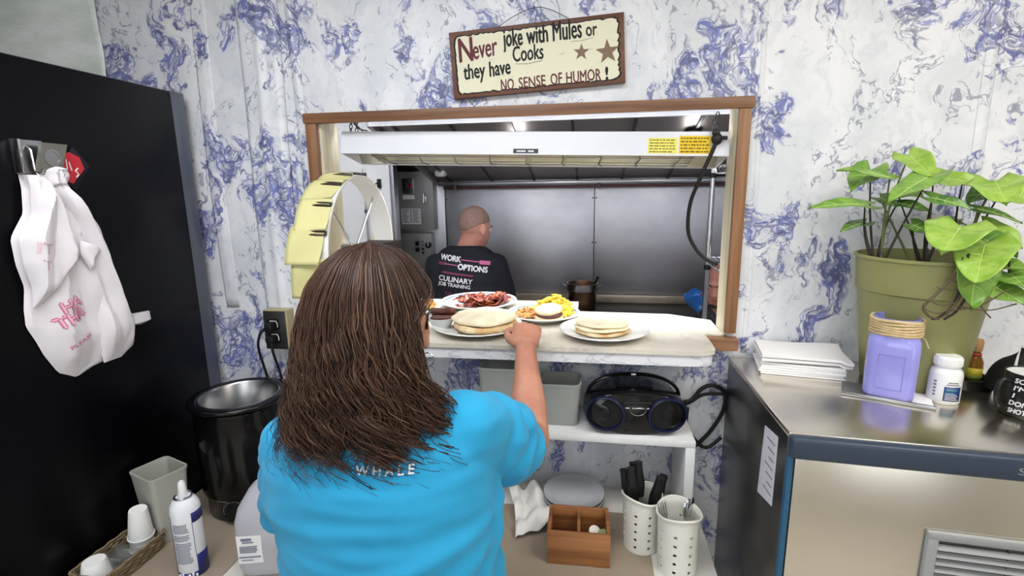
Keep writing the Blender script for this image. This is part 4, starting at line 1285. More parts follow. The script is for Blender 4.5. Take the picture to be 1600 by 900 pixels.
# ------------------------------------------------------------------ things on the ice machine (top at 1.189)
ZI = 1.1892
mat('napkin_white', (242, 240, 240), .9, bump=.15, bscale=120)
for i in range(7):
    rr = random.Random(20+i)
    top = i >= 5
    th = .0062 if not top else .008
    z = ZI+i*.0064+(.007 if i == 6 else .003 if i == 5 else 0)
    cx, cy = .560+rr.uniform(-.003, .003), -.092+rr.uniform(-.002, .002)
    hw, hd, a = .098, .068, R(-11+rr.uniform(-1.5, 1.5)+(3 if top else 0))
    if top: hw, hd, cx = .105, .072, cx+.006
    def nap(u, v, z=z, cx=cx, cy=cy, hw=hw, hd=hd, a=a, top=top, th=th):
        x, y = (u*2-1)*hw, (v*2-1)*hd
        zz = z+th-(.0 if not top else 0)
        if top:
            zz += .003*math.sin(u*5)*math.sin(v*4)+.002-(.020*max(0, u-.86)/.14*(1-v) if True else 0)
        return (cx+x*math.cos(a)-y*math.sin(a), cy+x*math.sin(a)+y*math.cos(a), max(zz, z+.003))
    o = G().slab(nap, 14, 10, th-.0006).obj('napkin', 'napkin_white', smooth=60)
    tag(o, ['bottom folded white napkin of the stack on the ice machine', 'second napkin from the bottom of the stack', 'third napkin from the bottom of the stack', 'fourth napkin from the bottom of the stack', 'fifth napkin from the bottom of the stack', 'loosely folded napkin second from top of the stack', 'topmost crumpled napkin on the napkin stack'][i], 'napkin', 'napkins stacked on the ice machine')

# flat metal tray edge under the jar
mat('grey_clip', (122, 122, 120), .4, metal=.5)
nb = thing('clipboard', 'flat grey metal clipboard lying under the purple jar', 'clipboard', (.70, -.25, ZI), (0, 0, R(-25)))
G().box((-.088, -.05, 0), (.088, .035, .004), .001).obj('board', 'grey_clip', nb)
G().box((-.088, -.056, 0), (.088, -.048, .009), .002).obj('rolled_edge', 'steel_plain', nb)
G().box((.03, -.04, .004), (.085, .03, .0055)).obj('paper', 'paper_white', nb, smooth=0)

jar = thing('purple_jar', 'purple painted glass jar with twine around its neck', 'jar', (.701, -.255, ZI+.006), (0, 0, R(-29)))
mat('purple_paint', (150, 148, 222), .18, coat=.6, var=.05, vscale=14); mat('twine', (206, 182, 138), .85, bump=.5, bscale=260, var=.12, vscale=90); mat('jar_inside', (66, 62, 120), .5)
def jr(hw, z, rd): return [V(p) for p in sq(hw, z, rd)]
G().loft([jr(.044, 0, .018), jr(.048, .004, .018), jr(.049, .012, .018), jr(.0495, .125, .018), jr(.048, .138, .024), jr(.0455, .147, .034), jr(.045, .186, .040), jr(.042, .186, .039), jr(.042, .10, .039)]).obj('glass', 'purple_paint', jar, smooth=50)
G().lathe([(0, .160), (.0415, .160), (.0415, .162), (0, .162)], 32).obj('inside', 'jar_inside', jar)
for k in range(6):
    z = .150+k*.0062
    G().tube([(.0490*math.cos(R(a)), .0490*math.sin(R(a)), z+.0012*math.sin(R(a*3+k*70))) for a in range(0, 360, 12)], .0036, 7, loop=True).obj('twine_turn', 'twine', jar, smooth=180)
G().tube(smoothpath([(.048, -.008, .148), (.056, -.012, .138), (.062, -.016, .124)], 4), .0012, 6).obj('twine_end', 'twine', jar)
g = G(); g.tube([(-.0535*1, -.0, .03)]*2, .0005, 4)
pnl = G()
pts = [(-.024, .025), (.024, .025), (.024, .105), (-.024, .105)]
pnl.tube([(p[0], -.0497, p[1]) for p in pts], .0012, 6, loop=True); pnl.obj('embossed_panel', 'purple_paint', jar)

wbt = thing('pill_bottle', 'white plastic bottle with navy label beside the purple jar', 'bottle', (.806, -.274, ZI), (0, 0, 0))
G().lathe([(0, 0), (.028, 0), (.0305, .003), (.0305, .066), (.028, .076), (.022, .082), (.022, .086), (0, .086)], 36).obj('body', 'white_plastic', wbt, smooth=50)
g = G().lathe([(0, .085), (.0245, .085), (.0255, .088), (.0255, .106), (.023, .109), (0, .109)], 40)
g.obj('cap', 'white_plastic', wbt, smooth=50)
g = G()
for k in range(40):
    a = 2*math.pi*k/40
    g.cyl((.0255*math.cos(a), .0255*math.sin(a), .089), (.0255*math.cos(a), .0255*math.sin(a), .104), .0009, n=5)
g.obj('cap_ribs', 'white_plastic', wbt)
mat('label_navy', (28, 54, 110), .4); mat('label_teal', (70, 130, 150), .4)
g = G(); patch(g, (0, 0, 0), .0305, -122, -60, .010, .043, 10, .0006); g.obj('label', 'label_navy', wbt, smooth=180)
g = G(); patch(g, (0, 0, 0), .0305, -118, -76, .033, .038, 8, .001); patch(g, (0, 0, 0), .0305, -118, -84, .026, .030, 8, .001); g.obj('label_band', 'label_teal', wbt, smooth=180)
g = G()
for z, a, b in ((.052, -112, -76), (.047, -116, -70)): patch(g, (0, 0, 0), .0305, a, b, z, z+.002, 8, .0008)
for k in range(5): patch(g, (0, 0, 0), .0305, -160, -150, .018+k*.008, .022+k*.008, 3, .0008)
g.obj('print', 'text_grey', wbt, smooth=180)
g = G()
for k in range(4): patch(g, (0, 0, 0), .0305, -118, -70-6*(k % 2), .013+k*.004, .0142+k*.004, 8, .001)
g.obj('label_print', 'print_white', wbt, smooth=180)

ctr = thing('condiment_tray', 'low black tray holding the hot sauce bottle', 'tray', (.925, -.168, ZI), (0, 0, R(-4)))
g = G()
def rrect(w_, d_, z, rd=.015):
    pts = []
    for cx, cy, a0_ in ((w_-rd, d_-rd, 0), (-w_+rd, d_-rd, 90), (-w_+rd, -d_+rd, 180), (w_-rd, -d_+rd, 270)):
        for a in range(0, 91, 18): pts.append((cx+rd*math.cos(R(a0_+a)), cy+rd*math.sin(R(a0_+a)), z))
    return pts
g.loft([rrect(.036, .040, 0), rrect(.041, .045, .026), rrect(.038, .042, .026), rrect(.034, .038, .004)])
g.obj('tray_body', 'black_plastic', ctr)
hs = thing('hot_sauce_bottle', 'small hot sauce bottle with wooden cap standing in the black tray', 'bottle', (.938, -.160, ZI+.0045))
mat('sauce_glass', (150, 104, 40), .12, trans=.35, ior=1.3); mat('cap_wood', (182, 142, 92), .6, var=.1); mat('label_sauce', (196, 178, 46), .5); mat('label_green', (104, 122, 36), .5); mat('label_red', (176, 42, 40), .5)
G().lathe([(0, 0), (.0165, 0), (.018, .003), (.018, .055), (.012, .070), (.0095, .078), (.0095, .085), (0, .085)], 28).obj('glass', 'sauce_glass', hs, smooth=50)
G().lathe([(0, .083), (.0115, .083), (.0125, .09), (.013, .105), (.011, .112), (0, .114)], 24).obj('cap', 'cap_wood', hs, smooth=50)
g = G(); patch(g, (0, 0, 0), .018, 180, 359, .012, .042, 20, .0006); g.obj('label', 'label_sauce', hs, smooth=180)
g = G(); patch(g, (0, 0, 0), .018, 200, 330, .010, .024, 16, .001); g.obj('label_art', 'label_green', hs, smooth=180)
g = G(); patch(g, (0, 0, 0), .0108, 180, 359, .071, .077, 16, .0012); g.obj('neck_band', 'label_red', hs, smooth=180)

# black and white cap leaning on the pot
cpx = thing('baseball_cap', 'black cap with white striped panels propped against the plant pot', 'cap', (.972, -.238, ZI), (R(0), R(0), R(104)))
mat('cap_black', (14, 14, 16), .75, bump=.2, bscale=300); mat('cap_white', (214, 214, 212), .75); mat('cap_grey', (120, 122, 124), .75)
def dome(a0_, a1_, r, off, name, m):
    def fn(u, v):
        a = R(a0_+(a1_-a0_)*u); e = R(2+86*v)
        k = r+off
        return (k*.86*math.cos(e)*math.cos(a), k*.62*math.cos(e)*math.sin(a), .012+k*1.45*math.sin(e)*(1-.12*math.cos(a)))
    G().slab(fn, max(4, int((a1_-a0_)/9)), 12, .0016).obj(name, m, cpx, smooth=180)
dome(0, 360, .068, 0, 'crown', 'cap_black')
dome(150, 162, .068, .003, 'stripe', 'cap_white'); dome(166, 172, .068, .003, 'stripe', 'cap_grey'); dome(178, 192, .068, .003, 'stripe', 'cap_white'); dome(197, 206, .068, .003, 'stripe', 'cap_grey'); dome(112, 119, .068, .003, 'stripe', 'cap_white')
G().slab(lambda u, v: (.060*math.cos(R(180+180*u))*(1+.1*v), .043*math.sin(R(180+180*u))-.050*v*math.sin(math.pi*u), .020-.004*v), 16, 4, .003).obj('brim', 'cap_black', cpx, smooth=60)

# mug
mg = thing('mug', 'black mug with white lettering at the right edge of the ice machine', 'mug', (.928, -.335, ZI))
G().lathe([(0, 0), (.040, 0), (.0425, .003), (.0425, .094), (.0412, .096), (.0395, .094), (.0392, .010), (0, .008)], 44).obj('body', 'mug_black', mg, smooth=50) if mat('mug_black', (16, 16, 18), .3) else None
G().lathe([(.0394, .0935), (.0390, .010), (0, .0085), (0, .009), (.0386, .0105), (.0390, .0935), (.0394, .0935)], 44).obj('white_lining', 'glaze', mg, smooth=50)
ha = R(190)
G().tube(smoothpath([(.041*math.cos(ha), .041*math.sin(ha), .078), (.062*math.cos(ha), .062*math.sin(ha), .080), (.070*math.cos(ha), .070*math.sin(ha), .055), (.062*math.cos(ha), .062*math.sin(ha), .026), (.041*math.cos(ha), .041*math.sin(ha), .022)], 5), .0055, 10).obj('handle', 'mug_black', mg, smooth=180)
g = G()
for i, (s_, wd) in enumerate([('SO', .018), ("I'M", .022), ('I', .004), ('DOI', .024), ('SHOT', .030)]):
    vs_, fs = fit_text(s_, wd, .0105, bold=.02, shear=.15)
    z0 = .077-i*.0165
    g.add([((.0431+v.z)*math.cos(R(-166)+(v.x+(.004 if i < 2 else 0)+(.004 if i == 2 else 0))/.0425), (.0431+v.z)*math.sin(R(-166)+(v.x+(.004 if i < 2 else 0)+(.004 if i == 2 else 0))/.0425), v.y+z0) for v in vs_], fs)
g.obj('lettering', 'print_white', mg, smooth=0)

# ------------------------------------------------------------------ potted plant
pl = thing('potted_plant', 'green leafy arrowhead plant in an olive plastic pot against the wall', 'plant', (.802, -.150, ZI))
mat('olive_pot', (148, 148, 96), .45, var=.05, vscale=5); mat('soil', (60, 48, 38), .95, var=.3, vscale=60)
G().lathe([(0, 0), (.098, 0), (.102, .005), (.128, .232), (.133, .236), (.139, .312), (.144, .314), (.144, .320), (.138, .321), (.126, .26), (0, .26)], 56).obj('pot', 'olive_pot', pl, smooth=40)
so = G()
so.lathe([(0, .268), (.06, .270), (.126, .262), (.126, .255), (0, .255)], 32); so.obj('soil', 'soil', pl)
def leafmat(name, a, b):
    t = NT(name)
    nz = t.noise(t.mapping(t.obj(), (1, 1, 1)), 38, 3).outputs[0]
    t.set(t.b.inputs['Base Color'], t.mix(t.ramp(nz, .35, .65), srgb(*a), srgb(*b)))
    t.b.inputs['Roughness'].default_value = .38
    t.b.inputs['Subsurface Weight'].default_value = .12
    t.b.inputs['Subsurface Radius'].default_value = (.004, .008, .002)
    MATS[name] = t.m
leafmat('leaf_bright', (128, 164, 56), (156, 188, 84)); leafmat('leaf_mid', (98, 140, 48), (126, 164, 66)); leafmat('leaf_deep', (66, 108, 40), (94, 136, 56))
mat('leaf_vein', (186, 206, 128), .5); mat('stem_dark', (52, 44, 36), .6, var=.2); mat('stem_green', (92, 104, 48), .5)
mat('air_root', (98, 84, 66), .8, var=.2, vscale=80)
LEAVES=[
    ((0.697, -0.16, 1.694), (0.571, -0.2, 1.73), 0.042) ,
    ((0.673, -0.12, 1.714), (0.606, -0.18, 1.673), 0.074) ,
    ((0.645, -0.17, 1.632), (0.507, -0.22, 1.646), 0.052) ,
    ((0.659, -0.15, 1.588), (0.586, -0.2, 1.582), 0.039) ,
    ((0.753, -0.12, 1.746), (0.766, -0.2, 1.701), 0.07) ,
    ((0.772, -0.18, 1.697), (0.643, -0.27, 1.658), 0.067) ,
    ((0.802, -0.14, 1.693), (0.854, -0.16, 1.689), 0.072) ,
    ((0.759, -0.1, 1.65), (0.768, -0.14, 1.655), 0.048) ,
    ((0.712, -0.1, 1.646), (0.726, -0.15, 1.631), 0.041) ,
    ((0.75, -0.12, 1.632), (0.782, -0.18, 1.623), 0.035) ,
    ((0.769, -0.2, 1.647), (0.832, -0.24, 1.63), 0.04) ,
    ((0.877, -0.12, 1.681), (0.966, -0.1, 1.691), 0.063) ,
    ((0.891, -0.2, 1.68), (0.865, -0.28, 1.642), 0.099) ,
    ((0.921, -0.15, 1.671), (0.841, -0.2, 1.642), 0.055) ,
    ((0.754, -0.17, 1.584), (0.771, -0.23, 1.567), 0.04) ,
    ((0.798, -0.26, 1.586), (0.725, -0.33, 1.545), 0.12) ,
    ((0.843, -0.27, 1.55), (0.791, -0.34, 1.509), 0.111) ,
    ((0.814, -0.29, 1.515), (0.801, -0.33, 1.45), 0.088) ,
    ((0.887, -0.2, 1.577), (0.936, -0.25, 1.544), 0.072) ,
    ((0.86, -0.24, 1.557), (0.889, -0.3, 1.531), 0.063) ,
    ((0.881, -0.25, 1.497), (0.909, -0.3, 1.509), 0.055) ,
    ((0.866, -0.28, 1.459), (0.899, -0.33, 1.433), 0.069) ,
    ((0.873, -0.12, 1.594), (0.822, -0.14, 1.589), 0.028) ,
    ((0.874, -0.12, 1.587), (0.901, -0.12, 1.583), 0.025) ,
    ((0.866, -0.2, 1.621), (0.953, -0.22, 1.6), 0.03) ,
    ((0.898, -0.27, 1.487), (0.897, -0.33, 1.465), 0.063) ,
    ((0.92, -0.18, 1.658), (0.964, -0.2, 1.645), 0.068) ,
]
LM = ['leaf_mid', 'leaf_mid', 'leaf_mid', 'leaf_deep', 'leaf_bright', 'leaf_mid', 'leaf_bright', 'leaf_bright', 'leaf_deep', 'leaf_deep', 'leaf_deep', 'leaf_bright', 'leaf_bright', 'leaf_deep', 'leaf_deep', 'leaf_bright', 'leaf_bright', 'leaf_mid', 'leaf_bright', 'leaf_deep', 'leaf_mid', 'leaf_mid', 'leaf_deep', 'leaf_deep', 'leaf_deep', 'leaf_mid', 'leaf_bright']
def leaf(i, A, B, wd, m):
    A, B = V(A), V(B)
    ax = B-A
    Ln = ax.length
    if Ln < wd*.9:            # seen end-on: longer than its outline
        Ln = wd*1.25
    ax.normalize()
    cam_dir = (V((0, -1.5, 1.68))-A).normalized()
    nrm = cam_dir*.55+V((0, 0, .85))
    nrm = (nrm-ax*nrm.dot(ax)).normalized()
    if abs(ax.z) > .75: nrm = (V((0, -1, .25))-ax*V((0, -1, .25)).dot(ax)).normalized()
    sd = ax.cross(nrm)
    rr = random.Random(i*13+1)
    def prof(t_):
        if t_ < .22: return .55+.45*math.sin(t_/.22*math.pi/2)
        return max(0, math.cos((t_-.22)/.78*math.pi/2))**.85
    ph = rr.uniform(0, 6)
    def P(u, v):
        # u across (-1..1), v along from the rear lobes to the tip
        w_ = wd*.5*prof(v)
        lobes = -.26*(abs(u)**1.0)*(1-v)**2.2 if v < .6 else 0
        along = Ln*(v-.02)+Ln*lobes*1.1
        lift = .10*wd*abs(u)**1.3-.16*Ln*v*v+.012*wd/.08*math.sin(v*9+ph)*abs(u)*.4
        return A+ax*along+sd*(u*w_)+nrm*lift
    top = G().slab(lambda a, v: P(a*2-1, v), 12, 14, .0007)
    o = top.obj('leaf', m, pl, world=True, smooth=180)
    vn = G()
    vn.tube([P(0, k/10)+nrm*.0002 for k in range(11)], [.0014-.0010*k/10 for k in range(11)], 6)
    for s_ in (-1, 1):
        for v0 in (.12, .32, .52):
            vn.tube([P(s_*q*.85, min(.98, v0+.16*q))+nrm*.0003 for q in (0, .3, .6, .9)], [.0007, .0006, .0004, .0003], 5)
    vn.obj('leaf_veins', 'leaf_vein', o, world=True, smooth=180)
    return P(0, .02)
roots = {'a': V((.700, -.165, 1.458)), 'b': V((.79, -.165, 1.458)), 'c': V((.858, -.19, 1.458))}
asg = 'aaaaaababbbcccbcccccccbbcc'+'c'
for i, (A, B, wd) in enumerate(LEAVES):
    end = leaf(i, A, B, wd, LM[i])
    r0 = roots[asg[i]]+V((rng.uniform(-.012, .012), rng.uniform(-.01, .01), 0))
    hi = end.z > 1.52
    if hi:
        mid = r0.lerp(end, .5)+V((rng.uniform(-.008, .008), .01, .012))
        pts = [r0, mid, end]
    else:
        pts = [r0, V((r0.x*.6+end.x*.4, -.20, 1.55)), V((end.x*.7+r0.x*.3, -.27, max(end.z+.02, 1.53))), end]
    n_ = len(smoothpath(pts, 6))
    G().tube(smoothpath(pts, 6), [.0034-.0018*k/(n_-1) for k in range(n_)], 7).obj('petiole', 'stem_dark' if i % 4 else 'stem_green', pl, world=True, smooth=180)
for k, rk in enumerate('abc'):
    r0 = roots[rk]
    G().tube([r0+V((0, 0, -.01)), r0+V((.004, 0, .03)), r0+V((.012*(k-1)+.006, .004, .07))], [.008, .007, .004], 8).obj('stem', 'stem_dark', pl, world=True, smooth=180)
# trailing stems and air roots hanging over the rim on the camera side
trail = [[(.83, -.25, 1.512), (.795, -.300, 1.528), (.787, -.306, 1.47), (.778, -.305, 1.42), (.755, -.303, 1.392), (.742, -.302, 1.388)],
         [(.84, -.24, 1.512), (.81, -.300, 1.525), (.805, -.305, 1.46), (.787, -.306, 1.41), (.765, -.304, 1.388)],
         [(.82, -.25, 1.512), (.782, -.304, 1.522), (.765, -.308, 1.48), (.738, -.306, 1.44), (.722, -.304, 1.415), (.735, -.304, 1.395), (.755, -.303, 1.388)],
         [(.80, -.302, 1.50), (.79, -.306, 1.45), (.778, -.307, 1.42), (.765, -.306, 1.398)],
         [(.74, -.307, 1.46), (.765, -.309, 1.455), (.80, -.308, 1.458)], [(.73, -.306, 1.43), (.755, -.308, 1.42), (.785, -.307, 1.428)],
         [(.725, -.305, 1.41), (.75, -.307, 1.402), (.78, -.306, 1.415)], [(.755, -.309, 1.485), (.775, -.310, 1.472), (.80, -.308, 1.475)],
         [(.765, -.304, 1.405), (.82, -.32, 1.425), (.87, -.31, 1.455)], [(.775, -.305, 1.42), (.83, -.325, 1.415), (.89, -.315, 1.428)],
         [(.81, -.306, 1.45), (.825, -.315, 1.42), (.85, -.31, 1.395)]]
for k, pts in enumerate(trail):
    G().tube(smoothpath(pts, 6), .0030 if k < 4 else .0015, 6).obj('trailing_stem' if k < 4 else 'air_root', 'stem_dark' if k < 2 else 'air_root', pl, world=True, smooth=180)
# ================================================================== plates of food on the serving shelf
ZS = 1.2532
mat('rim_blue', (120, 150, 190), .3)
plate('white plate of bacon at the back of the serving shelf', (-.405, .292, ZS), .142, .024, 'plates on the serving shelf', 'rim_blue')
plate('white plate of eggs and muffin behind the reaching hand', (-.150, .140, ZS), .122, .022, 'plates on the serving shelf', 'rim_blue')
plate('white plate with pancakes alone on the right of the shelf', (.043, -.037, ZS), .130, .020, 'plates on the serving shelf')
plate('white plate with folded pancakes held by the woman', (-.338, -.026, ZS), .138, .020, 'plates on the serving shelf')
plate('white plate of eggs at far left behind the woman\'s head', (-.640, .170, ZS), .122, .022, 'plates on the serving shelf')
t = NT('bacon_meat')
nz = t.noise(t.mapping(t.obj(), (10, 60, 60)), 1.0, 5, .6).outputs[0]
c_ = t.mix(t.ramp(nz, .48, .60), srgb(112, 26, 16), srgb(196, 112, 74))
t.set(t.b.inputs['Base Color'], t.mix(t.ramp(nz, .28, .42), srgb(58, 14, 10), c_))
t.b.inputs['Roughness'].default_value = .22
MATS['bacon_meat'] = t.m
rr = random.Random(11)
for i in range(15):
    lay = i//6
    a = rr.uniform(-35, 35)+(90 if i % 6 == 5 else 0)
    cx = -.405+rr.uniform(-.05, .05); cy = .292-.080+.160*((i % 6)/5)*(1-.25*lay)
    ln = rr.uniform(.14, .18); wd = rr.uniform(.024, .032); ph = rr.uniform(0, 6); am = rr.uniform(.004, .008)
    z0 = ZS+.0195+lay*.013
    if math.hypot(cx+.405, cy-.292) > .06: ln *= .8
    def bac(u, v, ln=ln, wd=wd, ph=ph, am=am, z0=z0):
        x = (u-.5)*ln; y = (v-.5)*wd+.006*math.sin(u*7+ph)
        return (x, y, am*math.sin(u*13+ph)*(1+.4*math.sin(v*3))+.003*math.sin(v*6+u*9+ph)+.002)
    o = G().slab(bac, 26, 5, .0026).obj('bacon_strip', 'bacon_meat', None, 180, (cx, cy, z0), rot=(R(rr.uniform(-8, 8)), R(rr.uniform(-4, 4)), R(a)))
    tag(o, 'crisp wavy red bacon strip heaped on the rear plate', 'bacon', 'bacon strips on the rear plate')
# pancakes
t = NT('pancake')
nz = t.noise(t.obj(), 26, 4).outputs[0]
t.set(t.b.inputs['Base Color'], t.mix(t.ramp(nz, .35, .68), srgb(236, 218, 178), srgb(206, 160, 100)))
t.b.inputs['Roughness'].default_value = .75
t.bump(t.noise(t.obj(), 120, 4).outputs[0], .25, .003)
MATS['pancake'] = t.m
mat('pancake_pale', (246, 232, 200), .75, var=.10, vscale=22, bump=.25, bscale=110, bdist=.003)
def cake(lab, c, r, th, seed, m='pancake', sx=1.0, bend=0.0, rot=(0, 0, 0)):
    wob = lambda t_, r_, z_: 1+.03*math.sin(3*t_+seed)+.02*math.sin(7*t_+seed*2)
    g = G()
    pr = [(0, 0), (r*.5, 0), (r*.92, .001), (r*.99, th*.3), (r, th*.55), (r*.97, th*.85), (r*.86, th), (r*.6, th*1.06), (r*.3, th*1.0), (0, th*1.03)]
    g.lathe(pr, 44, wob=wob)
    g.v = [(x*sx, y, z+.0025*math.sin(x*60+seed)*math.cos(y*50)*(z/th)+bend*(x*x+y*y)/(r*r)) for x, y, z in g.v]
    return tag(g.obj('pancake', m, None, 180, c, rot=rot), lab, 'pancake', 'pancakes on the shelf plates')
cake('bottom pancake on the plate at the right of the shelf', (.038, -.030, ZS+.0095), .080, .011, 1, 'pancake', 1.02)
cake('middle pancake on the plate at the right of the shelf', (.036, -.030, ZS+.0215), .078, .010, 2.4, 'pancake_pale', 1.02)
cake('top pale pancake on the plate at the right of the shelf', (.040, -.026, ZS+.0325), .074, .009, 4, 'pancake_pale', 1.04)
cake('lower folded pancake on the plate held by the woman', (-.312, -.040, ZS+.0110), .098, .019, 1.7, 'pancake', 1.0, .006)
cake('upper pale pancake on the plate held by the woman', (-.318, -.028, ZS+.0440), .100, .017, 5.2, 'pancake_pale', 1.0, -.010)
# small bowl with sausages
bw = thing('small_bowl', 'small white bowl of sausages on the pancake plate', 'bowl', (-.452, -.035, ZS+.0085))
G().lathe([(0, 0), (.022, 0), (.026, .003), (.044, .030), (.046, .034), (.043, .034), (.024, .006), (0, .005)], 36).obj('bowl', 'bowl_white', bw, smooth=50) if mat('bowl_white', (220, 224, 226), .15) else None
mat('sausage', (92, 50, 38), .35, var=.3, vscale=40)
for i, (dx, dy, dz, a) in enumerate([(.018, -.012, .032, 12), (.015, .012, .034, 2), (.004, .002, .050, -8)]):
    pts = [(-.048, 0, .003), (-.02, .003, .0), (.015, .004, 0), (.045, 0, .004)]
    g = G(); P_ = smoothpath(pts, 5); n_ = len(P_)
    g.tube(P_, [.0105*min(1, .35+3*min(k, n_-1-k)/(n_-1)*1.6) for k in range(n_)], 12)
    tag(g.obj('sausage', 'sausage', None, 180, (-.452+dx, -.035+dy, ZS+.0085+dz), rot=(0, R(-3), R(a))), ['front browned sausage in the small bowl', 'rear browned sausage in the small bowl', 'top browned sausage lying on the other two'][i], 'sausage', 'sausages in the bowl')
# scrambled eggs, hash browns
mat('egg_yellow', (238, 206, 70), .5, var=.18, vscale=30, sss=.1); mat('hash_brown', (206, 150, 92), .7, var=.3, vscale=60)
def mound(name, lab, cat, c, rx, ry, h, m, seed, n, size, parent=None):
    g = G(); r_ = random.Random(seed)
    g.ell((0, 0, h*.25), (rx*.85, ry*.85, h*.5), None, 20, 12)
    for i in range(n):
        a = r_.uniform(0, 6.283); q = math.sqrt(r_.random())
        x, y = rx*q*math.cos(a), ry*q*math.sin(a)
        z = h*(1-q*q)*r_.uniform(.75, 1.05)+.003
        s_ = size*r_.uniform(.6, 1.3)
        g.ell((x, y, z), (s_*r_.uniform(.7, 1.5), s_*r_.uniform(.6, 1.1), s_*r_.uniform(.4, .8)), Matrix.Rotation(r_.uniform(0, 6), 3, 'Z') @ Matrix.Rotation(r_.uniform(-.7, .7), 3, 'X'), 8, 6)
    o = tag(g.obj(name, m, None, 180, c), lab, cat)
    o['kind'] = 'stuff'
    return o
mound('scrambled_eggs', 'yellow scrambled eggs piled on the plate behind the hand', 'eggs', (-.118, .172, ZS+.0085), .074, .052, .062, 'egg_yellow', 3, 130, .0085)
mound('hash_browns', 'golden shredded hash browns on the plate behind the hand', 'hash browns', (-.208, .135, ZS+.0085), .042, .05, .026, 'hash_brown', 4, 120, .0055)
mound('scrambled_eggs', 'yellow scrambled eggs on the far left plate', 'eggs', (-.600, .155, ZS+.0085), .05, .045, .026, 'egg_yellow', 5, 80, .008)
mound('hash_browns', 'golden hash browns on the far left plate', 'hash browns', (-.585, .215, ZS+.0085), .045, .035, .030, 'hash_brown', 6, 80, .006)
mat('muffin', (232, 208, 168), .7, var=.2, vscale=30, bump=.3, bscale=120, bdist=.003); mat('patty', (84, 46, 32), .5, var=.3, vscale=50)
for i, (c, rot, m, lab) in enumerate([((-.128, .092, ZS+.009), (0, 0, 0), 'muffin', 'bottom half of the toasted muffin on the egg plate'), ((-.128, .090, ZS+.0235), (R(4), 0, 0), 'patty', 'brown patty in the muffin on the egg plate'), ((-.130, .098, ZS+.034), (R(10), R(-4), 0), 'muffin', 'top half of the toasted muffin on the egg plate')]):
    g = G(); r_, th = (.045, .013) if m == 'muffin' else (.043, .009)
    g.lathe([(0, 0), (r_*.93, 0), (r_, th*.4), (r_*.97, th*.85), (r_*.8, th), (0, th)], 32, wob=lambda t_, a, z: 1+.03*math.sin(4*t_+i))
    tag(g.obj('muffin_half' if m == 'muffin' else 'sausage_patty', m, None, 180, c, rot=rot), lab, 'muffin' if m == 'muffin' else 'patty')

# ================================================================== small kitchen things
mat('pot_bronze', (120, 92, 68), .35, metal=.9, var=.3, vscale=12)
sp = thing('stock_pot', 'small dented metal pot with a spoon on the griddle', 'pot', (-.042, 1.52, .955))
G().lathe([(0, 0), (.078, 0), (.082, .004), (.082, .120), (.092, .124), (.092, .160), (.096, .163), (.094, .167), (.088, .164), (.078, .12), (.078, .006), (0, .004)], 40).obj('body', 'pot_bronze', sp, smooth=50)
G().lathe([(.083, .122), (.0935, .123), (.0935, .160), (.097, .164), (.0935, .168), (.089, .166), (.087, .13), (.083, .122)], 40).obj('steel_collar', 'steel_plain', sp, smooth=50)
for s_ in (-1, 1):
    G().tube([(s_*.092, -.02, .150), (s_*.112, -.014, .152), (s_*.112, .014, .152), (s_*.092, .02, .150)], .004, 8).obj('handle', 'steel_plain', sp)
lad = thing('ladle', 'black handled ladle standing in the metal pot', 'ladle', (-.03, 1.51, .961), (0, R(22), 0))
G().tube([(0, 0, .0), (0, 0, .12)], .004, 8).obj('shaft', 'steel_plain', lad)
G().tube([(0, 0, .12), (0, 0, .215)], [.007, .009], 10).obj('handle', 'black_plastic', lad)
tag(G().box((-.155, 1.47, .9555), (-.148, 1.60, 1.04), .001).obj('metal_scraper', 'steel_plain', smooth=0), 'flat steel scraper standing left of the metal pot', 'scraper')

# wire rack on the right of the kitchen
wr = thing('wire_rack', 'chrome wire shelving rack seen at the right of the hatch', 'rack', (.72, .78, 0))
PX0, PX1, PY0, PY1 = .548, .98, .50, .965
for x in (PX0, PX1):
    for y in (PY0, PY1):
        g = G().cyl((x, y, .02), (x, y, 1.80), .0125, n=16)
        g.obj('post', 'chrome', wr, world=True)
        for z in (1.33, 1.752, .55):
            G().cyl((x, y, z-.035), (x, y, z-.012), .0155, n=16).obj('collar', 'black_plastic', wr, world=True)
for z in (1.345, 1.760, .56):
    g = G()
    for a, b in (((PX0, PY0), (PX1, PY0)), ((PX1, PY0), (PX1, PY1)), ((PX1, PY1), (PX0, PY1)), ((PX0, PY1), (PX0, PY0))):
        A, B = V((*a, 0)), V((*b, 0))
        for dz in (.008, -.022): g.cyl(A+V((0, 0, z+dz)), B+V((0, 0, z+dz)), .0035, n=8)
        n_ = 14
        pts = [A.lerp(B, k/n_)+V((0, 0, z+(.008 if k % 2 else -.022))) for k in range(n_+1)]
        g.tube(pts, .0022, 6)
    for k in range(18):
        x = PX0+(PX1-PX0)*(k+.5)/18
        g.cyl((x, PY0, z+.011), (x, PY1, z+.011), .0022, n=6)
    g.obj('shelf', 'chrome', wr, world=True)
tag(G().lathe([(0, 0), (.055, 0), (.09, .035), (.094, .06), (.090, .06), (.06, .006), (0, .005)], 36, (.635, .70, 1.3595)).obj('mixing_bowl', 'white_plastic', smooth=50), 'white bowl on the wire rack shelf', 'bowl')
tag(G().box((.60, .62, 1.420), (.74, .78, 1.445), .008).obj('folded_towel', 'cloth_white', smooth=50), 'folded white towel on top of the bowl on the rack', 'towel')

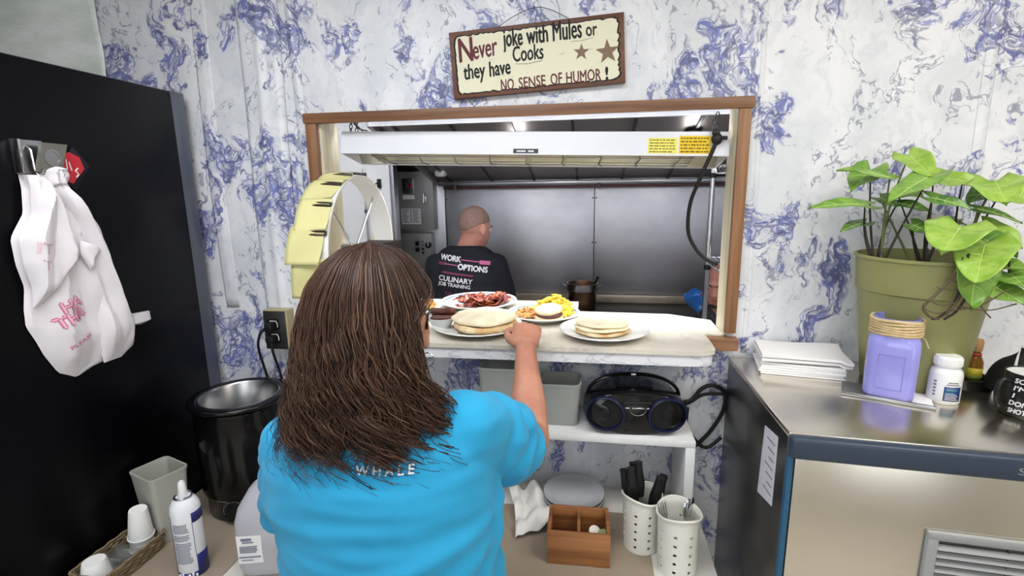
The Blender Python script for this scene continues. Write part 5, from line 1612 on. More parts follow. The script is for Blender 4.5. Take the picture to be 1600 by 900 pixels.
# white board fittings on the left kitchen wall
mat('yellow_plastic', (240, 214, 24), .35)
yb_ = thing('squeeze_bottle', 'yellow mustard squeeze bottle seen through the ticket wheel', 'bottle', (-1.135, 1.09, 1.298))
G().lathe([(0, 0), (.026, 0), (.028, .004), (.028, .14), (.020, .155), (.012, .16), (.005, .20), (0, .20)], 28).obj('body', 'yellow_plastic', yb_, smooth=50)
ws = thing('wall_shelf', 'narrow steel shelf on the white kitchen wall', 'shelf', (-1.25, 1.1, 1.28))
G().box((-1.50, 1.03, 1.288), (-1.092, 1.199, 1.298), .002).obj('board', 'steel_plain', ws, world=True)
for x in (-1.45, -1.13):
    G().prism([(1.199, 1.288), (1.05, 1.288), (1.199, 1.19)], x-.004, x+.004, 'yz').obj('bracket', 'steel_plain', ws, world=True, smooth=0)
gd = thing('shelf_bracket_rail', 'chrome upright rod fixed to the white kitchen wall', 'rod', (-1.22, 1.19, 1.3))
G().cyl((-1.235, 1.185, 1.30), (-1.235, 1.185, 1.80), .007, n=12).obj('rod', 'chrome', gd, world=True)
for z in (1.35, 1.56, 1.76): G().box((-1.245, 1.178, z), (-1.225, 1.2, z+.02), .003).obj('clip', 'dark_steel', gd, world=True)
hkk = thing('wall_hook', 'small black hook on the white kitchen wall', 'hook', (-1.154, 1.19, 1.715))
G().box((-1.166, 1.19, 1.695), (-1.142, 1.1995, 1.745), .003).obj('plate', 'black_plastic', hkk, world=True)
G().tube([(-1.154, 1.19, 1.735), (-1.154, 1.175, 1.725), (-1.17, 1.168, 1.715), (-1.18, 1.17, 1.725)], .004, 8).obj('prong', 'black_plastic', hkk, world=True)
# ================================================================== people
def skinmat(name, a, b):
    t = NT(name)
    nz = t.noise(t.obj(), 9, 4).outputs[0]
    t.set(t.b.inputs['Base Color'], t.mix(t.ramp(nz, .35, .65), srgb(*a), srgb(*b)))
    t.b.inputs['Roughness'].default_value = .5
    t.b.inputs['Subsurface Weight'].default_value = .15
    t.b.inputs['Subsurface Radius'].default_value = (.012, .004, .002)
    t.bump(t.noise(t.obj(), 220, 3).outputs[0], .12, .001)
    MATS[name] = t.m
skinmat('skin_tan', (196, 140, 116), (178, 118, 96)); skinmat('skin_fair', (226, 166, 146), (204, 136, 118))
def ringz(c, rx, ry, n=28, rot=0.0, tilt=(0, 0)):
    out = []
    for i in range(n):
        a = 2*math.pi*i/n
        x, y = rx*math.cos(a), ry*math.sin(a)
        X_, Y_ = x*math.cos(rot)-y*math.sin(rot), x*math.sin(rot)+y*math.cos(rot)
        out.append(V((c[0]+X_, c[1]+Y_, c[2]+X_*tilt[0]+Y_*tilt[1])))
    return out
def cap(g, pts, rad, n=14):
    """tapered limb through the joints with round ends"""
    P = [V(p) for p in pts]
    g.ell(P[0], (rad[0],)*3, None, n, 8); g.ell(P[-1], (rad[-1],)*3, None, n, 8)
    for i in range(len(P)-1):
        g.cyl(P[i], P[i+1], rad[i], rad[i+1], n)
        if i: g.ell(P[i], (rad[i],)*3, None, n, 8)
def head(g, c, yaw, pitch, s=1.0, jaw=1.0):
    """skull, jaw, nose, ears; faces +y when yaw = 0. returns its frame"""
    Rm = Matrix.Rotation(yaw, 3, 'Z') @ Matrix.Rotation(pitch, 3, 'X')
    c = V(c)
    P = lambda x, y, z: c+Rm @ (V((x, y, z))*s)
    g.ell(P(0, -.012, .022), (.074*s, .094*s, .092*s), Rm)
    g.ell(P(0, .018, -.028), (.066*s, .078*s, .080*s), Rm)
    g.ell(P(0, .042, -.078), (.042*s*jaw, .044*s, .034*s), Rm)
    g.ell(P(0, .086, -.018), (.011*s, .016*s, .022*s), Rm, 10, 8); g.ell(P(0, .098, -.032), (.014*s, .013*s, .011*s), Rm, 10, 8)
    g.ell(P(0, .078, .026), (.045*s, .016*s, .012*s), Rm, 12, 8)
    g.ell(P(0, .084, -.058), (.022*s, .010*s, .006*s), Rm, 10, 6); g.ell(P(0, .083, -.068), (.019*s, .010*s, .006*s), Rm, 10, 6)
    for sx in (-1, 1):
        E = Rm @ Matrix.Rotation(sx*R(-22), 3, 'Z')
        g.ell(P(sx*.078, -.008, -.012), (.007*s, .017*s, .031*s), E, 12, 8)
        g.ell(P(sx*.081, -.006, -.034), (.007*s, .009*s, .011*s), E, 10, 6)
    return P, Rm
def eyes(P, Rm, parent, s=1.0, irismat='ink'):
    for sx in (-1, 1):
        e = G().ell(P(sx*.031, .078, .004), (.0125*s, .0105*s, .0085*s), Rm, 14, 10).obj('eye', 'eye_white', parent, world=True, smooth=180)
        G().ell(P(sx*.031, .0875, .004), (.0055*s, .003*s, .0055*s), Rm, 10, 8).obj('iris', irismat, e, world=True, smooth=180)
        G().tube([P(sx*.012, .094, .024), P(sx*.030, .093, .030), P(sx*.048, .082, .024)], [.002*s, .0035*s, .0015*s], 6).obj('eyebrow', 'brow_brown', parent, world=True, smooth=180)
    G().ell(P(0, .0895, -.063), (.021*s, .006*s, .0065*s), Rm, 14, 8).obj('lips', 'lip', parent, world=True, smooth=180)
mat('eye_white', (232, 230, 226), .2); mat('brow_brown', (62, 44, 34), .8); mat('lip', (176, 98, 90), .4)
mat('denim', (44, 54, 82), .85, var=.15, vscale=30, bump=.3, bscale=300); mat('shoe_black', (24, 24, 26), .5)
def hand(g, wrist, fwd, upv, side, curl=(62, 70, 40), s=1.0, thumb_dir=None, spread=.5):
    """palm and five bent fingers; fwd points to the knuckles, upv is the back of the hand, side = +1 thumb towards -(fwd x up)"""
    fwd = V(fwd).normalized(); upv = V(upv); upv = (upv-fwd*upv.dot(fwd)).normalized()
    lat = fwd.cross(upv).normalized()*side      # towards the little finger
    w_ = V(wrist)
    pr = []
    for k, (l, hw, hh) in enumerate([(0, .024, .019), (.02, .030, .018), (.05, .039, .016), (.078, .041, .014), (.088, .039, .011)]):
        c = w_+fwd*l*s
        pr.append([c+lat*hw*s*math.cos(2*math.pi*i/20)+upv*hh*s*math.sin(2*math.pi*i/20) for i in range(20)])
    g.loft(pr)
    g.ell(w_+fwd*.035*s-lat*.022*s-upv*.008*s, (.020*s, .020*s, .016*s), None, 12, 8)
    for i, (off, ln, r_) in enumerate([(-.030, 1.0, .0092), (-.010, 1.1, .0095), (.010, 1.03, .0092), (.029, .82, .0082)]):
        b = w_+fwd*(.084-(.004*(i-1)**2)+.002)*s+lat*off*s+upv*.002*s
        d = fwd.copy(); pts = [b-fwd*.012*s, b]
        ang = 0
        for k, seg in enumerate((.043, .027, .021)):
            ang += curl[k]
            dd = fwd*math.cos(R(ang))-upv*math.sin(R(ang))+lat*(off*spread)
            pts.append(pts[-1]+dd.normalized()*seg*ln*s)
        cap(g, pts, [r_*s, r_*s*1.04, r_*s*.98, r_*s*.9, r_*s*.78], 10)
        g.ell(b+upv*.004*s, (r_*s*1.05,)*3, None, 10, 8)
    t0 = w_+fwd*.022*s-lat*.026*s-upv*.004*s
    td = V(thumb_dir) if thumb_dir else (fwd*.8-lat*.55-upv*.2)
    td.normalize()
    t1 = t0+td*.036*s; t2 = t1+(td*.8+fwd*.5+lat*.15-upv*.1).normalized()*.032*s; t3 = t2+(td*.5+fwd*.6+lat*.5-upv*.15).normalized()*.026*s
    cap(g, [t0, t1, t2, t3], [.014*s, .0125*s, .0105*s, .0085*s], 10)
def legs(g, hips, feet, s=1.0, r=(.085, .058, .042), knee=.03):
    for (hx, hy, hz), (fx, fy, fz) in zip(hips, feet):
        H_, F_ = V((hx, hy, hz)), V((fx, fy, fz+.07))
        K_ = H_.lerp(F_, .5)+V((0, knee, 0))
        cap(g, [H_, H_.lerp(K_, .5), K_, K_.lerp(F_, .4), F_], [r[0], r[0]*.86, r[1], r[1]*.95, r[2]], 16)
def shoe(root, x, y, z, m='shoe_black', yaw=0):
    rings = []
    for k, (yy, w_, h_) in enumerate([(-.085, .022, .035), (-.07, .034, .075), (-.03, .037, .085), (.02, .040, .070), (.08, .045, .052), (.13, .042, .042), (.16, .026, .028)]):
        rings.append([V((x+math.cos(yaw)*p[0]-math.sin(yaw)*yy, y+math.sin(yaw)*p[0]+math.cos(yaw)*yy, z+max(0, h_*.5+p[1]))) for p in (sup(2*math.pi*j/18, w_, h_*.5, 2.6) for j in range(18))])
    G().loft(rings).obj('shoe', m, root, world=True, smooth=60)

# ---------------------------------------------------------------- the woman in front
wm = thing('person', 'woman with long brown hair in a bright blue t-shirt reaching into the hatch', 'person', (-.35, -.75, 0))
mat('shirt_blue', (38, 156, 204), .9, var=.06, vscale=7, bump=.25, bscale=420, bdist=.001, sheen=.1)
HC = V((-.350, -.725, 1.462))
g = G()
Pw, Rw = head(g, HC, R(8), R(-4), 1.0, .95)
cap(g, [(-.352, -.745, 1.415), (-.355, -.76, 1.31)], [.052, .060])
# torso, a little smaller than the shirt
g.loft([ringz((-.325, -.75, .80), .18, .125), ringz((-.327, -.75, .95), .175, .128), ringz((-.338, -.75, 1.08), .170, .118), ringz((-.352, -.75, 1.18), .182, .118), ringz((-.355, -.752, 1.25), .175, .10, 28, 0, (.12, 0)), ringz((-.357, -.755, 1.31), .12, .075, 28, 0, (.14, 0)), ringz((-.356, -.757, 1.345), .062, .055)])
SR, ER, WRs = V((-.200, -.735, 1.290)), V((-.122, -.500, 1.150)), V((-.160, -.262, 1.274))
cap(g, [SR, SR.lerp(ER, .5), ER], [.050, .050, .043])
cap(g, [ER, ER.lerp(WRs, .35), ER.lerp(WRs, .7), WRs], [.043, .042, .032, .0265])
hand(g, WRs, (-.05, .80, .42), (.12, -.42, .85), 1, (68, 82, 50), 1.0, (-.62, .74, .10), .2)
SL, EL, WL = V((-.520, -.730, 1.235)), V((-.606, -.640, 1.020)), V((-.575, -.45, .90))
cap(g, [SL, SL.lerp(EL, .5), EL], [.050, .048, .042])
cap(g, [EL, EL.lerp(WL, .35), EL.lerp(WL, .7), WL], [.043, .042, .032, .0265])
hand(g, WL, (.15, .85, -.45), (-.2, .4, .85), -1, (25, 30, 20))
legs(g, [(-.44, -.75, .82), (-.25, -.75, .82)], [(-.45, -.74, 0), (-.24, -.74, 0)], 1, (.09, .058, .042))
body = link(blob(g, .0042, 3), 'body', 'skin_tan', wm, 180, world=True)
eyes(Pw, Rw, wm)
# shirt: torso and sleeves in one piece, cut open at hem and sleeve ends
sgm = G()
sgm.loft([ringz((-.322, -.752, .70), .208, .158), ringz((-.322, -.752, .85), .205, .158), ringz((-.324, -.752, .93), .197, .154), ringz((-.332, -.75, 1.02), .189, .148), ringz((-.341, -.75, 1.10), .195, .147), ringz((-.350, -.75, 1.17), .205, .146), ringz((-.353, -.752, 1.235), .195, .130, 28, 0, (.10, 0)), ringz((-.356, -.755, 1.285), .172, .108, 28, 0, (.14, 0)), ringz((-.357, -.757, 1.322), .120, .086, 28, 0, (.12, 0)), ringz((-.357, -.757, 1.350), .076, .068)])
dR = (ER-SR).normalized()
cap(sgm, [SR+V((-.004, 0, .0)), SR+dR*.08+V((0, 0, -.006)), SR+dR*.17+V((-.006, 0, -.018)), SR+dR*.26+V((-.008, 0, -.020))], [.066, .070, .076, .078], 20)
sgm.ell((-.205, -.735, 1.205), (.055, .085, .08), None, 16, 12)
dL = (EL-SL).normalized()
cap(sgm, [SL, SL+dL*.10, SL+dL*.20, SL+dL*.27], [.062, .062, .062, .063], 20)
sgm.ell((-.515, -.74, 1.18), (.05, .085, .08), None, 16, 12)
def folds(p, n):
    d = .005*noise.noise(p*6)+.006*noise.noise(V((p.x*5+p.z*3, p.y*5, p.z*27-p.x*4)))+.003*noise.noise(V((p.x*12, p.y*12, p.z*50)))
    # gathers running from the lifted arm pit across the back and pulling at the waist
    for (ax, az, cx, cz, wd, am) in ((.96, .26, -.25, 1.13, .016, .011), (.90, .42, -.22, 1.075, .02, .011), (.98, -.18, -.47, 1.06, .016, .010), (.99, .10, -.36, .985, .022, .010), (.95, -.3, -.44, .93, .018, .009)):
        q = (p.x-cx)*-az+(p.z-cz)*ax
        al = (p.x-cx)*ax+(p.z-cz)*az
        d += am*math.exp(-(q/wd)**2)*math.exp(-(al/.12)**2)
    e = (p-SR).dot(dR)
    if e > .04 and p.x > -.22: d += .005*math.sin(e*95+noise.noise(p*20)*3)
    return d
me = blob(sgm, .0065, 5, folds)
bm = bmesh.new(); bm.from_mesh(me)
def cut(co, no):
    bmesh.ops.bisect_plane(bm, geom=bm.verts[:]+bm.edges[:]+bm.faces[:], plane_co=co, plane_no=no, clear_outer=True)
def cut_local(co, no, rad, keep=None):
    co, no = V(co), V(no).normalized()
    ok = {v for v in bm.verts if (v.co-co).length < rad and not (keep and keep(v.co))}
    vs2 = list(ok)
    fs2 = [f for f in bm.faces if all(v in ok for v in f.verts)]
    es2 = [e for e in bm.edges if all(v in ok for v in e.verts)]
    bmesh.ops.bisect_plane(bm, geom=vs2+es2+fs2, plane_co=co, plane_no=no, clear_outer=True)
cut((0, 0, .80), (0, 0, -1))
in_torso = lambda p: ((p.x+.334)/.199)**2+((p.y+.751)/.156)**2 < 1
cut_local(SR+dR*.205, dR+V((.1, 0, .0)), .19, in_torso)
cut_local(SL+dL*.215, dL, .15, in_torso)
cut_local((-.357, -.757, 1.342), (0, .15, 1), .12)
loose = [v for v in bm.verts if not v.link_faces]
bmesh.ops.delete(bm, geom=loose, context='VERTS')
bmesh.ops.recalc_face_normals(bm, faces=bm.faces[:])
bm.to_mesh(me); bm.free()
shirt = link(me, 't_shirt', 'shirt_blue', wm, 180, world=True)
md = shirt.modifiers.new('cloth', 'SOLIDIFY'); md.thickness = .0025; md.offset = -1
# printed lettering between the shoulder blades
bmt = bmesh.new(); bmt.from_mesh(me); bv = BVHTree.FromBMesh(bmt); bmt.free()
vs_, fs = fit_text('WHALE', .085, .0135, bold=.012, space=1.5)
on_cloth(vs_, fs, (-.335, -1.05, 1.271), (1, 0, .02), (-.02, 0, 1), (0, 1, 0), bv, shirt, 'print_white')
# jeans and shoes
g = G()
g.loft([ringz((-.340, -.75, .74), .205, .135), ringz((-.340, -.75, .84), .208, .14), ringz((-.34, -.75, .92), .19, .13)])
legs(g, [(-.44, -.75, .78), (-.25, -.75, .78)], [(-.45, -.74, .02), (-.24, -.74, .02)], 1, (.108, .075, .062))
link(blob(g, .009, 4), 'jeans', 'denim', wm, 180, world=True)
shoe(wm, -.45, -.76, 0); shoe(wm, -.24, -.76, 0)
# glasses: right temple and lens rims
gl = G()
for sx in (-1, 1):
    gl.tube([Pw(sx*.033+.026*math.cos(R(a)), .112, .002+.020*math.sin(R(a))) for a in range(0, 360, 20)], .0016, 6, loop=True)
    gl.tube([Pw(sx*.060, .110, .008), Pw(sx*.076, .07, .010), Pw(sx*.084, .0, .012), Pw(sx*.086, -.02, -.006)], .0024, 6)
gl.tube([Pw(-.008, .112, .006), Pw(0, .116, .008), Pw(.008, .112, .006)], .0016, 6)
gl.obj('glasses', 'black_gloss', wm, world=True, smooth=180)
er = Pw(.083, -.004, -.05)
G().tube([er+V((.010*math.sin(R(a)), 0, -.012+.012*math.cos(R(a)))) for a in range(0, 360, 24)], .0009, 6, loop=True).obj('earring', 'chrome', wm, world=True)
# hair: a full inner mass with several thousand wavy strands over it
t = NT('hair_brown')
at = t.n('Attribute', _attribute_name='tone').outputs['Fac']
c_ = t.mix(t.ramp(at, 0.0, .55), srgb(34, 24, 19), srgb(80, 55, 42))
t.set(t.b.inputs['Base Color'], t.mix(t.ramp(at, .6, 1.0), c_, srgb(128, 98, 74)))
t.b.inputs['Roughness'].default_value = .42
t.b.inputs['Specular IOR Level'].default_value = .35
MATS['hair_brown'] = t.m
mat('hair_under', (34, 23, 18), .7)
ZB = [(1.602, .0, .0), (1.592, .040, .045), (1.572, .066, .075), (1.54, .088, .100), (1.50, .102, .118), (1.45, .110, .126), (1.40, .118, .124), (1.35, .134, .118), (1.30, .150, .110), (1.25, .160, .102), (1.20, .164, .10), (1.12, .166, .10)]
def vol(z):
    for (z0, a0_, b0), (z1, a1_, b1) in zip(ZB, ZB[1:]):
        if z0 >= z >= z1:
            k = (z0-z)/(z0-z1)
            return a0_+(a1_-a0_)*k, b0+(b1-b0)*k
    return ZB[-1][1:]
def hcen(z):
    k = min(1, max(0, (1.50-z)/.30))
    return V((-.350, -.735-.030*k, z))
def hpt(th, z, out=1.0):
    """th = 0 at the back of the head (towards -y), positive to her right (+x)"""
    a, b = vol(z)
    c = hcen(z)
    return V((c.x+a*out*math.sin(th), c.y-b*out*math.cos(th), z))
def thmax(z):
    """how far round to her right the hair reaches: tucked behind the ear"""
    if z > 1.53: return R(104)
    if z > 1.49: return R(60+44*(z-1.49)/.04)
    if z > 1.40: return R(60)
    return R(60+38*min(1, (1.40-z)/.09))
ig = G()
rings = []
for k in range(22):
    z = 1.597-(1.597-1.275)*k/21
    rings.append([hpt(R(-128)+(thmax(z)+R(128))*i/30, z, .90) for i in range(31)]+[hcen(z)+V((.03, .06 if z > 1.44 else .0, 0)), hcen(z)+V((-.03, .06 if z > 1.44 else .0, 0))])
ig.loft(rings)
ig.obj('hair_mass', 'hair_under', wm, world=True, smooth=180)
hv, hf, tone = [], [], []
hr = random.Random(42)
NS, NP = 3000, 32
LOCKS = []
for c in range(110):
    LOCKS.append((R(hr.uniform(-126, 62)), hr.uniform(0, 6.28), 6.283/hr.uniform(.05, .095), hr.uniform(.5, 1.4), hr.uniform(1.245, 1.36)-.02*(1 if hr.random() < .3 else 0), hr.uniform(.12, .55), hr.gauss(0, .14), hr.uniform(.93, 1.07)))
for s_ in range(NS):
    th_l, ph, kz, am, ze, tl, dr, ol = LOCKS[int(hr.random()*len(LOCKS))]
    loose = hr.random() < .32
    th = th_l+hr.gauss(0, .075) if not loose else R(hr.uniform(-126, 64) if hr.random() < .93 else hr.uniform(64, 100))
    if not loose: th = max(R(-130), min(R(74), th))
    left = max(0, -math.sin(th))
    z_end = ze+abs(hr.gauss(0, .030))-.03*left
    if loose: z_end = hr.uniform(1.24, 1.38); ph = hr.uniform(0, 6.28); kz = 6.283/hr.uniform(.035, .09)
    wisp = hr.random() < .10
    if wisp: z_end = hr.uniform(1.17, 1.27); am = 1.5; kz = 6.283/hr.uniform(.04, .07); ph = hr.uniform(0, 6.28)
    z_start = 1.600-abs(hr.gauss(0, .018)) if hr.random() < .75 else hr.uniform(1.44, 1.59)
    out0 = ol*hr.uniform(.95, 1.035)
    tn = min(1, max(0, tl+hr.gauss(0, .16)))
    r_ = hr.uniform(.0006, .0014)*(.6 if wisp or loose else 1)
    p0 = ph+hr.gauss(0, .30)
    fz1, fz2 = hr.uniform(0, 50), hr.uniform(0, 50)
    pts = []
    for k in range(NP):
        t_ = k/(NP-1)
        z = z_start+(z_end-z_start)*t_
        w_ = min(1.25, max(0, (1.56-z)/.20))
        frz = noise.noise(V((z*38, fz1, fz2)))*.035*w_
        thk = th+dr*w_*w_*.7+.066*am*w_*math.sin(kz*(1.6-z)+p0)+frz
        # the parting fans the hair out from the crown
        o = out0+.050*am*w_*math.sin(kz*(1.6-z)+p0+1.5)+frz*.8
        if wisp: o += .05*w_*t_*t_
        p = hpt(min(thk, thmax(z)+.06*math.sin(fz1)), z, o)
        pts.append(p)
    b0 = len(hv)
    for k, p in enumerate(pts):
        d = (pts[min(k+1, NP-1)]-pts[max(k-1, 0)])
        d = d.normalized() if d.length > 1e-9 else V((0, 0, -1))
        n_ = V((p.x-hcen(p.z).x, p.y-hcen(p.z).y, 0))
        n_ = n_.normalized() if n_.length > 1e-6 else V((0, -1, 0))
        sd = d.cross(n_)
        rk = r_*(1.0 if k < NP-9 else (NP-k)/9.5)
        hv += [p+sd*rk*1.4, p-sd*rk*1.4, p+n_*rk]
        tone += [min(1, max(0, tn+.10*t_))]*3
    for k in range(NP-1):
        for j in range(3):
            a, b = b0+k*3+j, b0+k*3+(j+1) % 3
            hf.append((a, b, b+3, a+3))
me = bpy.data.meshes.new('hair'); me.from_pydata(hv, [], hf)
at = me.attributes.new('tone', 'FLOAT', 'POINT'); at.data.foreach_set('value', tone)
ho = link(me, 'hair', 'hair_brown', wm, 180, world=True)

# ---------------------------------------------------------------- the cook
ck = thing('person', 'cook with shaved head in a printed black t-shirt facing the griddle', 'person', (-.67, 1.17, 0))
mat('shirt_black', (26, 28, 36), .85, var=.1, vscale=9, bump=.2, bscale=300, bdist=.001)
t = NT('shaved_hair')
nz = t.noise(t.obj(), 300, 3).outputs[0]
t.set(t.b.inputs['Base Color'], t.mix(t.ramp(nz, .4, .6), srgb(140, 112, 100), srgb(180, 146, 130)))
t.b.inputs['Roughness'].default_value = .8
MATS['shaved_hair'] = t.m
g = G()
HK = V((-.617, 1.185, 1.478))
Pc, Rc = head(g, HK, R(-34), R(-16), 1.0, 1.1)
cap(g, [(-.635, 1.165, 1.42), (-.660, 1.15, 1.34)], [.063, .068])
g.loft([ringz((-.67, 1.17, .80), .165, .115), ringz((-.67, 1.17, 1.0), .165, .115), ringz((-.67, 1.165, 1.22), .175, .118), ringz((-.668, 1.16, 1.31), .155, .09), ringz((-.665, 1.155, 1.36), .09, .075)])
for (S_, E_, W_, sd) in ((V((-.838, 1.165, 1.285)), V((-.885, 1.21, 1.035)), V((-.83, 1.36, 1.02)), -1), (V((-.502, 1.165, 1.285)), V((-.455, 1.21, 1.035)), V((-.50, 1.38, 1.02)), 1)):
    cap(g, [S_, S_.lerp(E_, .5), E_], [.050, .048, .042]); cap(g, [E_, E_.lerp(W_, .4), W_], [.043, .040, .028])
    hand(g, W_, (.1*sd*-1, 1, .0), (0, -.1, 1), sd, (35, 40, 30))
legs(g, [(-.76, 1.17, .85), (-.58, 1.17, .85)], [(-.77, 1.17, 0), (-.57, 1.17, 0)], 1, (.085, .058, .042))
link(blob(g, .0055, 3), 'body', 'skin_fair', ck, 180, world=True)
eyes(Pc, Rc, ck)
# stubble cap
hg = G()
def stub(u, v):
    a = R(360*u)
    front = .5+.5*math.sin(a)                  # 1 at the forehead, 0 at the nape
    side = abs(math.cos(a))
    lo = -38+74*front**1.5+26*side**3*(1-front)
    e = R(lo+(90-lo)*v)
    k = 1.004+.010*math.sin(math.pi*min(1, v*1.2)/2)
    return Pc(.0745*k*math.cos(e)*math.cos(a), .0945*k*math.cos(e)*math.sin(a)-.012, .0925*k*math.sin(e)+.022)
hg.slab(stub, 48, 24, .0025)
hg.obj('hair', 'shaved_hair', ck, world=True, smooth=180)
sgm = G()
sgm.loft([ringz((-.668, 1.17, .70), .188, .135), ringz((-.668, 1.17, .86), .188, .135), ringz((-.67, 1.17, 1.06), .188, .134), ringz((-.67, 1.165, 1.205), .196, .135), ringz((-.669, 1.162, 1.28), .188, .118), ringz((-.667, 1.158, 1.330), .166, .098), ringz((-.664, 1.152, 1.368), .122, .084), ringz((-.662, 1.150, 1.388), .082, .078)])
for (S_, E_) in ((V((-.840, 1.165, 1.268)), V((-.885, 1.205, 1.035))), (V((-.500, 1.165, 1.268)), V((-.455, 1.205, 1.035)))):
    d_ = (E_-S_).normalized()
    cap(sgm, [S_+V((0, 0, .005)), S_+d_*.10, S_+d_*.20, S_+d_*.25], [.065, .067, .067, .067], 18)
def folds2(p, n): return .004*noise.noise(p*9)+.003*noise.noise(V((p.x*14, p.y*14, p.z*26)))
me = blob(sgm, .007, 5, folds2)
bm = bmesh.new(); bm.from_mesh(me)
cut((0, 0, .84), (0, 0, -1))
for (S_, E_) in ((V((-.840, 1.165, 1.268)), V((-.885, 1.205, 1.035))), (V((-.500, 1.165, 1.268)), V((-.455, 1.205, 1.035)))):
    d_ = (E_-S_).normalized(); cut_local(S_+d_*.215, d_, .12)
cut_local((-.662, 1.150, 1.380), (0, .25, 1), .12)
bmesh.ops.delete(bm, geom=[v for v in bm.verts if not v.link_faces], context='VERTS')
bmesh.ops.recalc_face_normals(bm, faces=bm.faces[:])
bm.to_mesh(me); bm.free()
csh = link(me, 't_shirt', 'shirt_black', ck, 180, world=True)
md = csh.modifiers.new('cloth', 'SOLIDIFY'); md.thickness = .0025; md.offset = -1
bmt = bmesh.new(); bmt.from_mesh(me); bvc = BVHTree.FromBMesh(bmt); bmt.free()
# lettering on the back; u, v are metres to the right of and below the upper left corner of the print
ang = R(-7)
CR, CU = V((math.cos(ang), 0, math.sin(ang))), V((-math.sin(ang), 0, math.cos(ang)))
def back(s, u, v, wd, h, m='print_white', bold=.012, **kw):
    vs_, fs = fit_text(s, wd, h, bold=bold, **kw)
    o = V((-.756, .80, 1.366))+CR*u-CU*v
    on_cloth(vs_, fs, o, CR, CU, (-.10, 1, -.06), bvc, csh, m, off=.004)
back('WORK', .0, .03, .115, .030, bold=.03)
back('OPTIONS', .105, .068, .155, .030, bold=.03)
def bar(u0, u1, v0, v1, m):
    vs_ = [V((u0+(u1-u0)*i/8, -v0 if j == 0 else -v1, 0)) for j in range(2) for i in range(9)]
    fs = [(i, i+1, 10+i, 9+i) for i in range(8)]
    on_cloth(vs_, fs, V((-.756, .80, 1.366)), CR, CU, (-.10, 1, -.06), bvc, csh, m, 'print', .004)
bar(.115, .225, .014, .019, 'print_pink'); bar(.215, .27, .008, .028, 'print_pink')
bar(.03, .10, .047, .051, 'print_pink'); bar(-.008, .035, .041, .056, 'print_dim_pink')
back('FREE & NUTRITIOUS'[0:4]+' & ', .07, .098, .07, .014, 'print_dim_pink') if False else bar(.02, .19, .089, .099, 'print_dim_pink')
back('CULINARY', .005, .138, .185, .027, bold=.015)
back('JOB TRAINING', .003, .165, .178, .020, bold=.015)
back('720', .045, .215, .040, .019, 'print_dim_pink')
bar(.10, .15, .198, .214, 'print_dim_pink'); bar(.05, .10, .226, .236, 'print_white')
g = G()
g.loft([ringz((-.67, 1.17, .78), .172, .125), ringz((-.67, 1.17, .90), .172, .125)])
legs(g, [(-.76, 1.17, .80), (-.58, 1.17, .80)], [(-.77, 1.17, .02), (-.57, 1.17, .02)], 1, (.10, .072, .06))
link(blob(g, .011, 3), 'trousers', 'shirt_black', ck, 180, world=True)
shoe(ck, -.77, 1.15, 0); shoe(ck, -.57, 1.15, 0)

# ---------------------------------------------------------------- second kitchen worker, half hidden by the rack and jamb
kw_ = thing('person', 'stooping kitchen worker in dark clothes with a blue glove behind the wire rack', 'person', (.95, 1.22, 0))
g = G()
HW = V((.690, 1.30, 1.165))
Pk, Rk = head(g, HW, R(150), R(-14), .97, 1.05)
cap(g, [(.725, 1.215, 1.12), (.80, 1.22, 1.03)], [.058, .066])
g.loft([[V((.99+z_*0, 1.22, .80))+V((.14*math.cos(2*math.pi*i/24), .12*math.sin(2*math.pi*i/24), 0)) for i in range(24)] for z_ in (0,)] + [ringz((.95, 1.22, .92), .14, .13), ringz((.87, 1.22, 1.02), .14, .15), ringz((.81, 1.22, 1.075), .09, .12)])
S_, E_, W_ = V((.80, 1.10, 1.0)), V((.66, 1.02, .95)), V((.565, 1.10, 1.068))
cap(g, [S_, S_.lerp(E_, .5), E_], [.052, .048, .042]); cap(g, [E_, E_.lerp(W_, .4), W_], [.042, .038, .027])
S2, E2, W2 = V((.82, 1.31, 1.0)), V((.86, 1.32, .86)), V((.74, 1.28, 1.0))
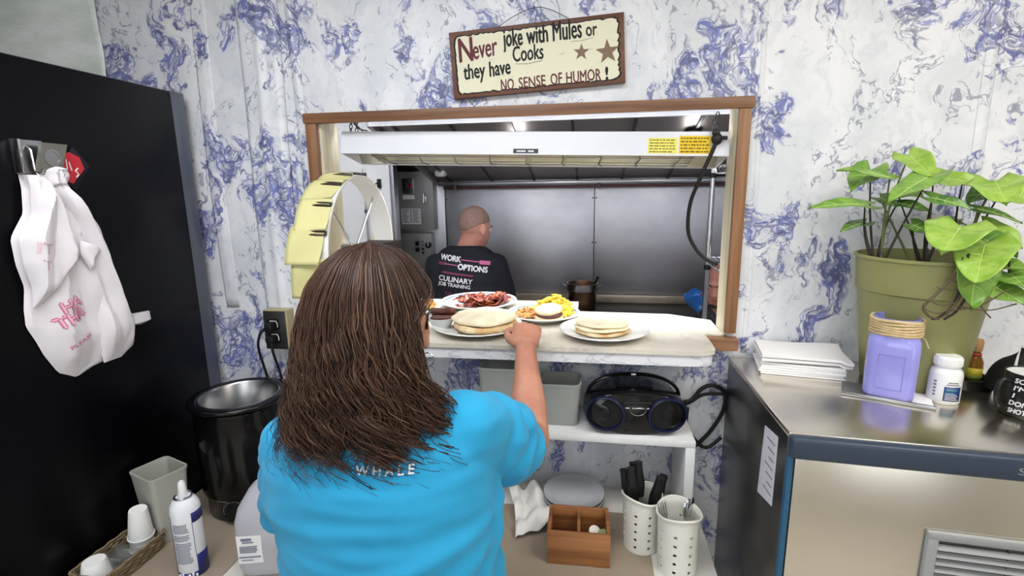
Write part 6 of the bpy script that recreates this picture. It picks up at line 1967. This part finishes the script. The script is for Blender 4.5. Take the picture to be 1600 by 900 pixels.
cap(g, [S2, S2.lerp(E2, .5), E2], [.052, .048, .042]); cap(g, [E2, E2.lerp(W2, .4), W2], [.042, .038, .027])
hand(g, W2, (-.6, .1, .1), (0, -.1, 1), 1, (30, 40, 30), .95)
hand(g, W_, (-.35, .1, .55), (-.6, -.5, .3), 1, (60, 70, 40), .90)
legs(g, [(1.05, 1.15, .82), (1.05, 1.27, .82)], [(1.03, 1.11, 0), (1.03, 1.28, 0)], 1, (.085, .058, .042), 0)
link(blob(g, .0055, 3), 'body', 'skin_fair', kw_, 180, world=True)
eyes(Pk, Rk, kw_, .97)
G().slab(lambda u, v: Pk(.0775*math.cos(R(20+70*v))*math.cos(R(180+180*u)), -.012+.098*math.cos(R(20+70*v))*math.sin(R(180+180*u))+.0, .022+.096*math.sin(R(20+70*v))), 24, 10, -.002).obj('hair', 'hair_under', kw_, world=True, smooth=180)
g = G()
g.loft([ringz((1.0, 1.22, .78), .16, .14), ringz((.96, 1.22, .92), .16, .15), ringz((.875, 1.22, 1.03), .16, .17), ringz((.815, 1.22, 1.09), .105, .135)])
cap(g, [S_, S_.lerp(E_, .5), E_, E_.lerp(W_, .85)], [.064, .060, .056, .04]); cap(g, [S2, S2.lerp(E2, .5), E2, E2.lerp(W2, .5)], [.064, .060, .056, .05])
link(blob(g, .009, 4, folds2), 'jacket', 'shirt_black', kw_, 180, world=True)
g = G()
g.loft([ringz((1.03, 1.22, .74), .14, .145), ringz((1.02, 1.22, .86), .14, .14)])
legs(g, [(1.05, 1.15, .78), (1.05, 1.27, .78)], [(1.03, 1.11, .02), (1.03, 1.28, .02)], 1, (.095, .07, .058), 0)
link(blob(g, .011, 3), 'trousers', 'denim', kw_, 180, world=True)
shoe(kw_, 1.03, 1.11, 0, yaw=R(90)); shoe(kw_, 1.03, 1.28, 0, yaw=R(90))
mat('glove_blue', (24, 84, 150), .35)
g = G(); hand(g, W_, (-.35, .1, .55), (-.6, -.5, .3), 1, (60, 70, 40), .98)
cap(g, [E_.lerp(W_, .90), W_], [.032, .030])
link(blob(g, .0045, 2), 'glove', 'glove_blue', kw_, 180, world=True)
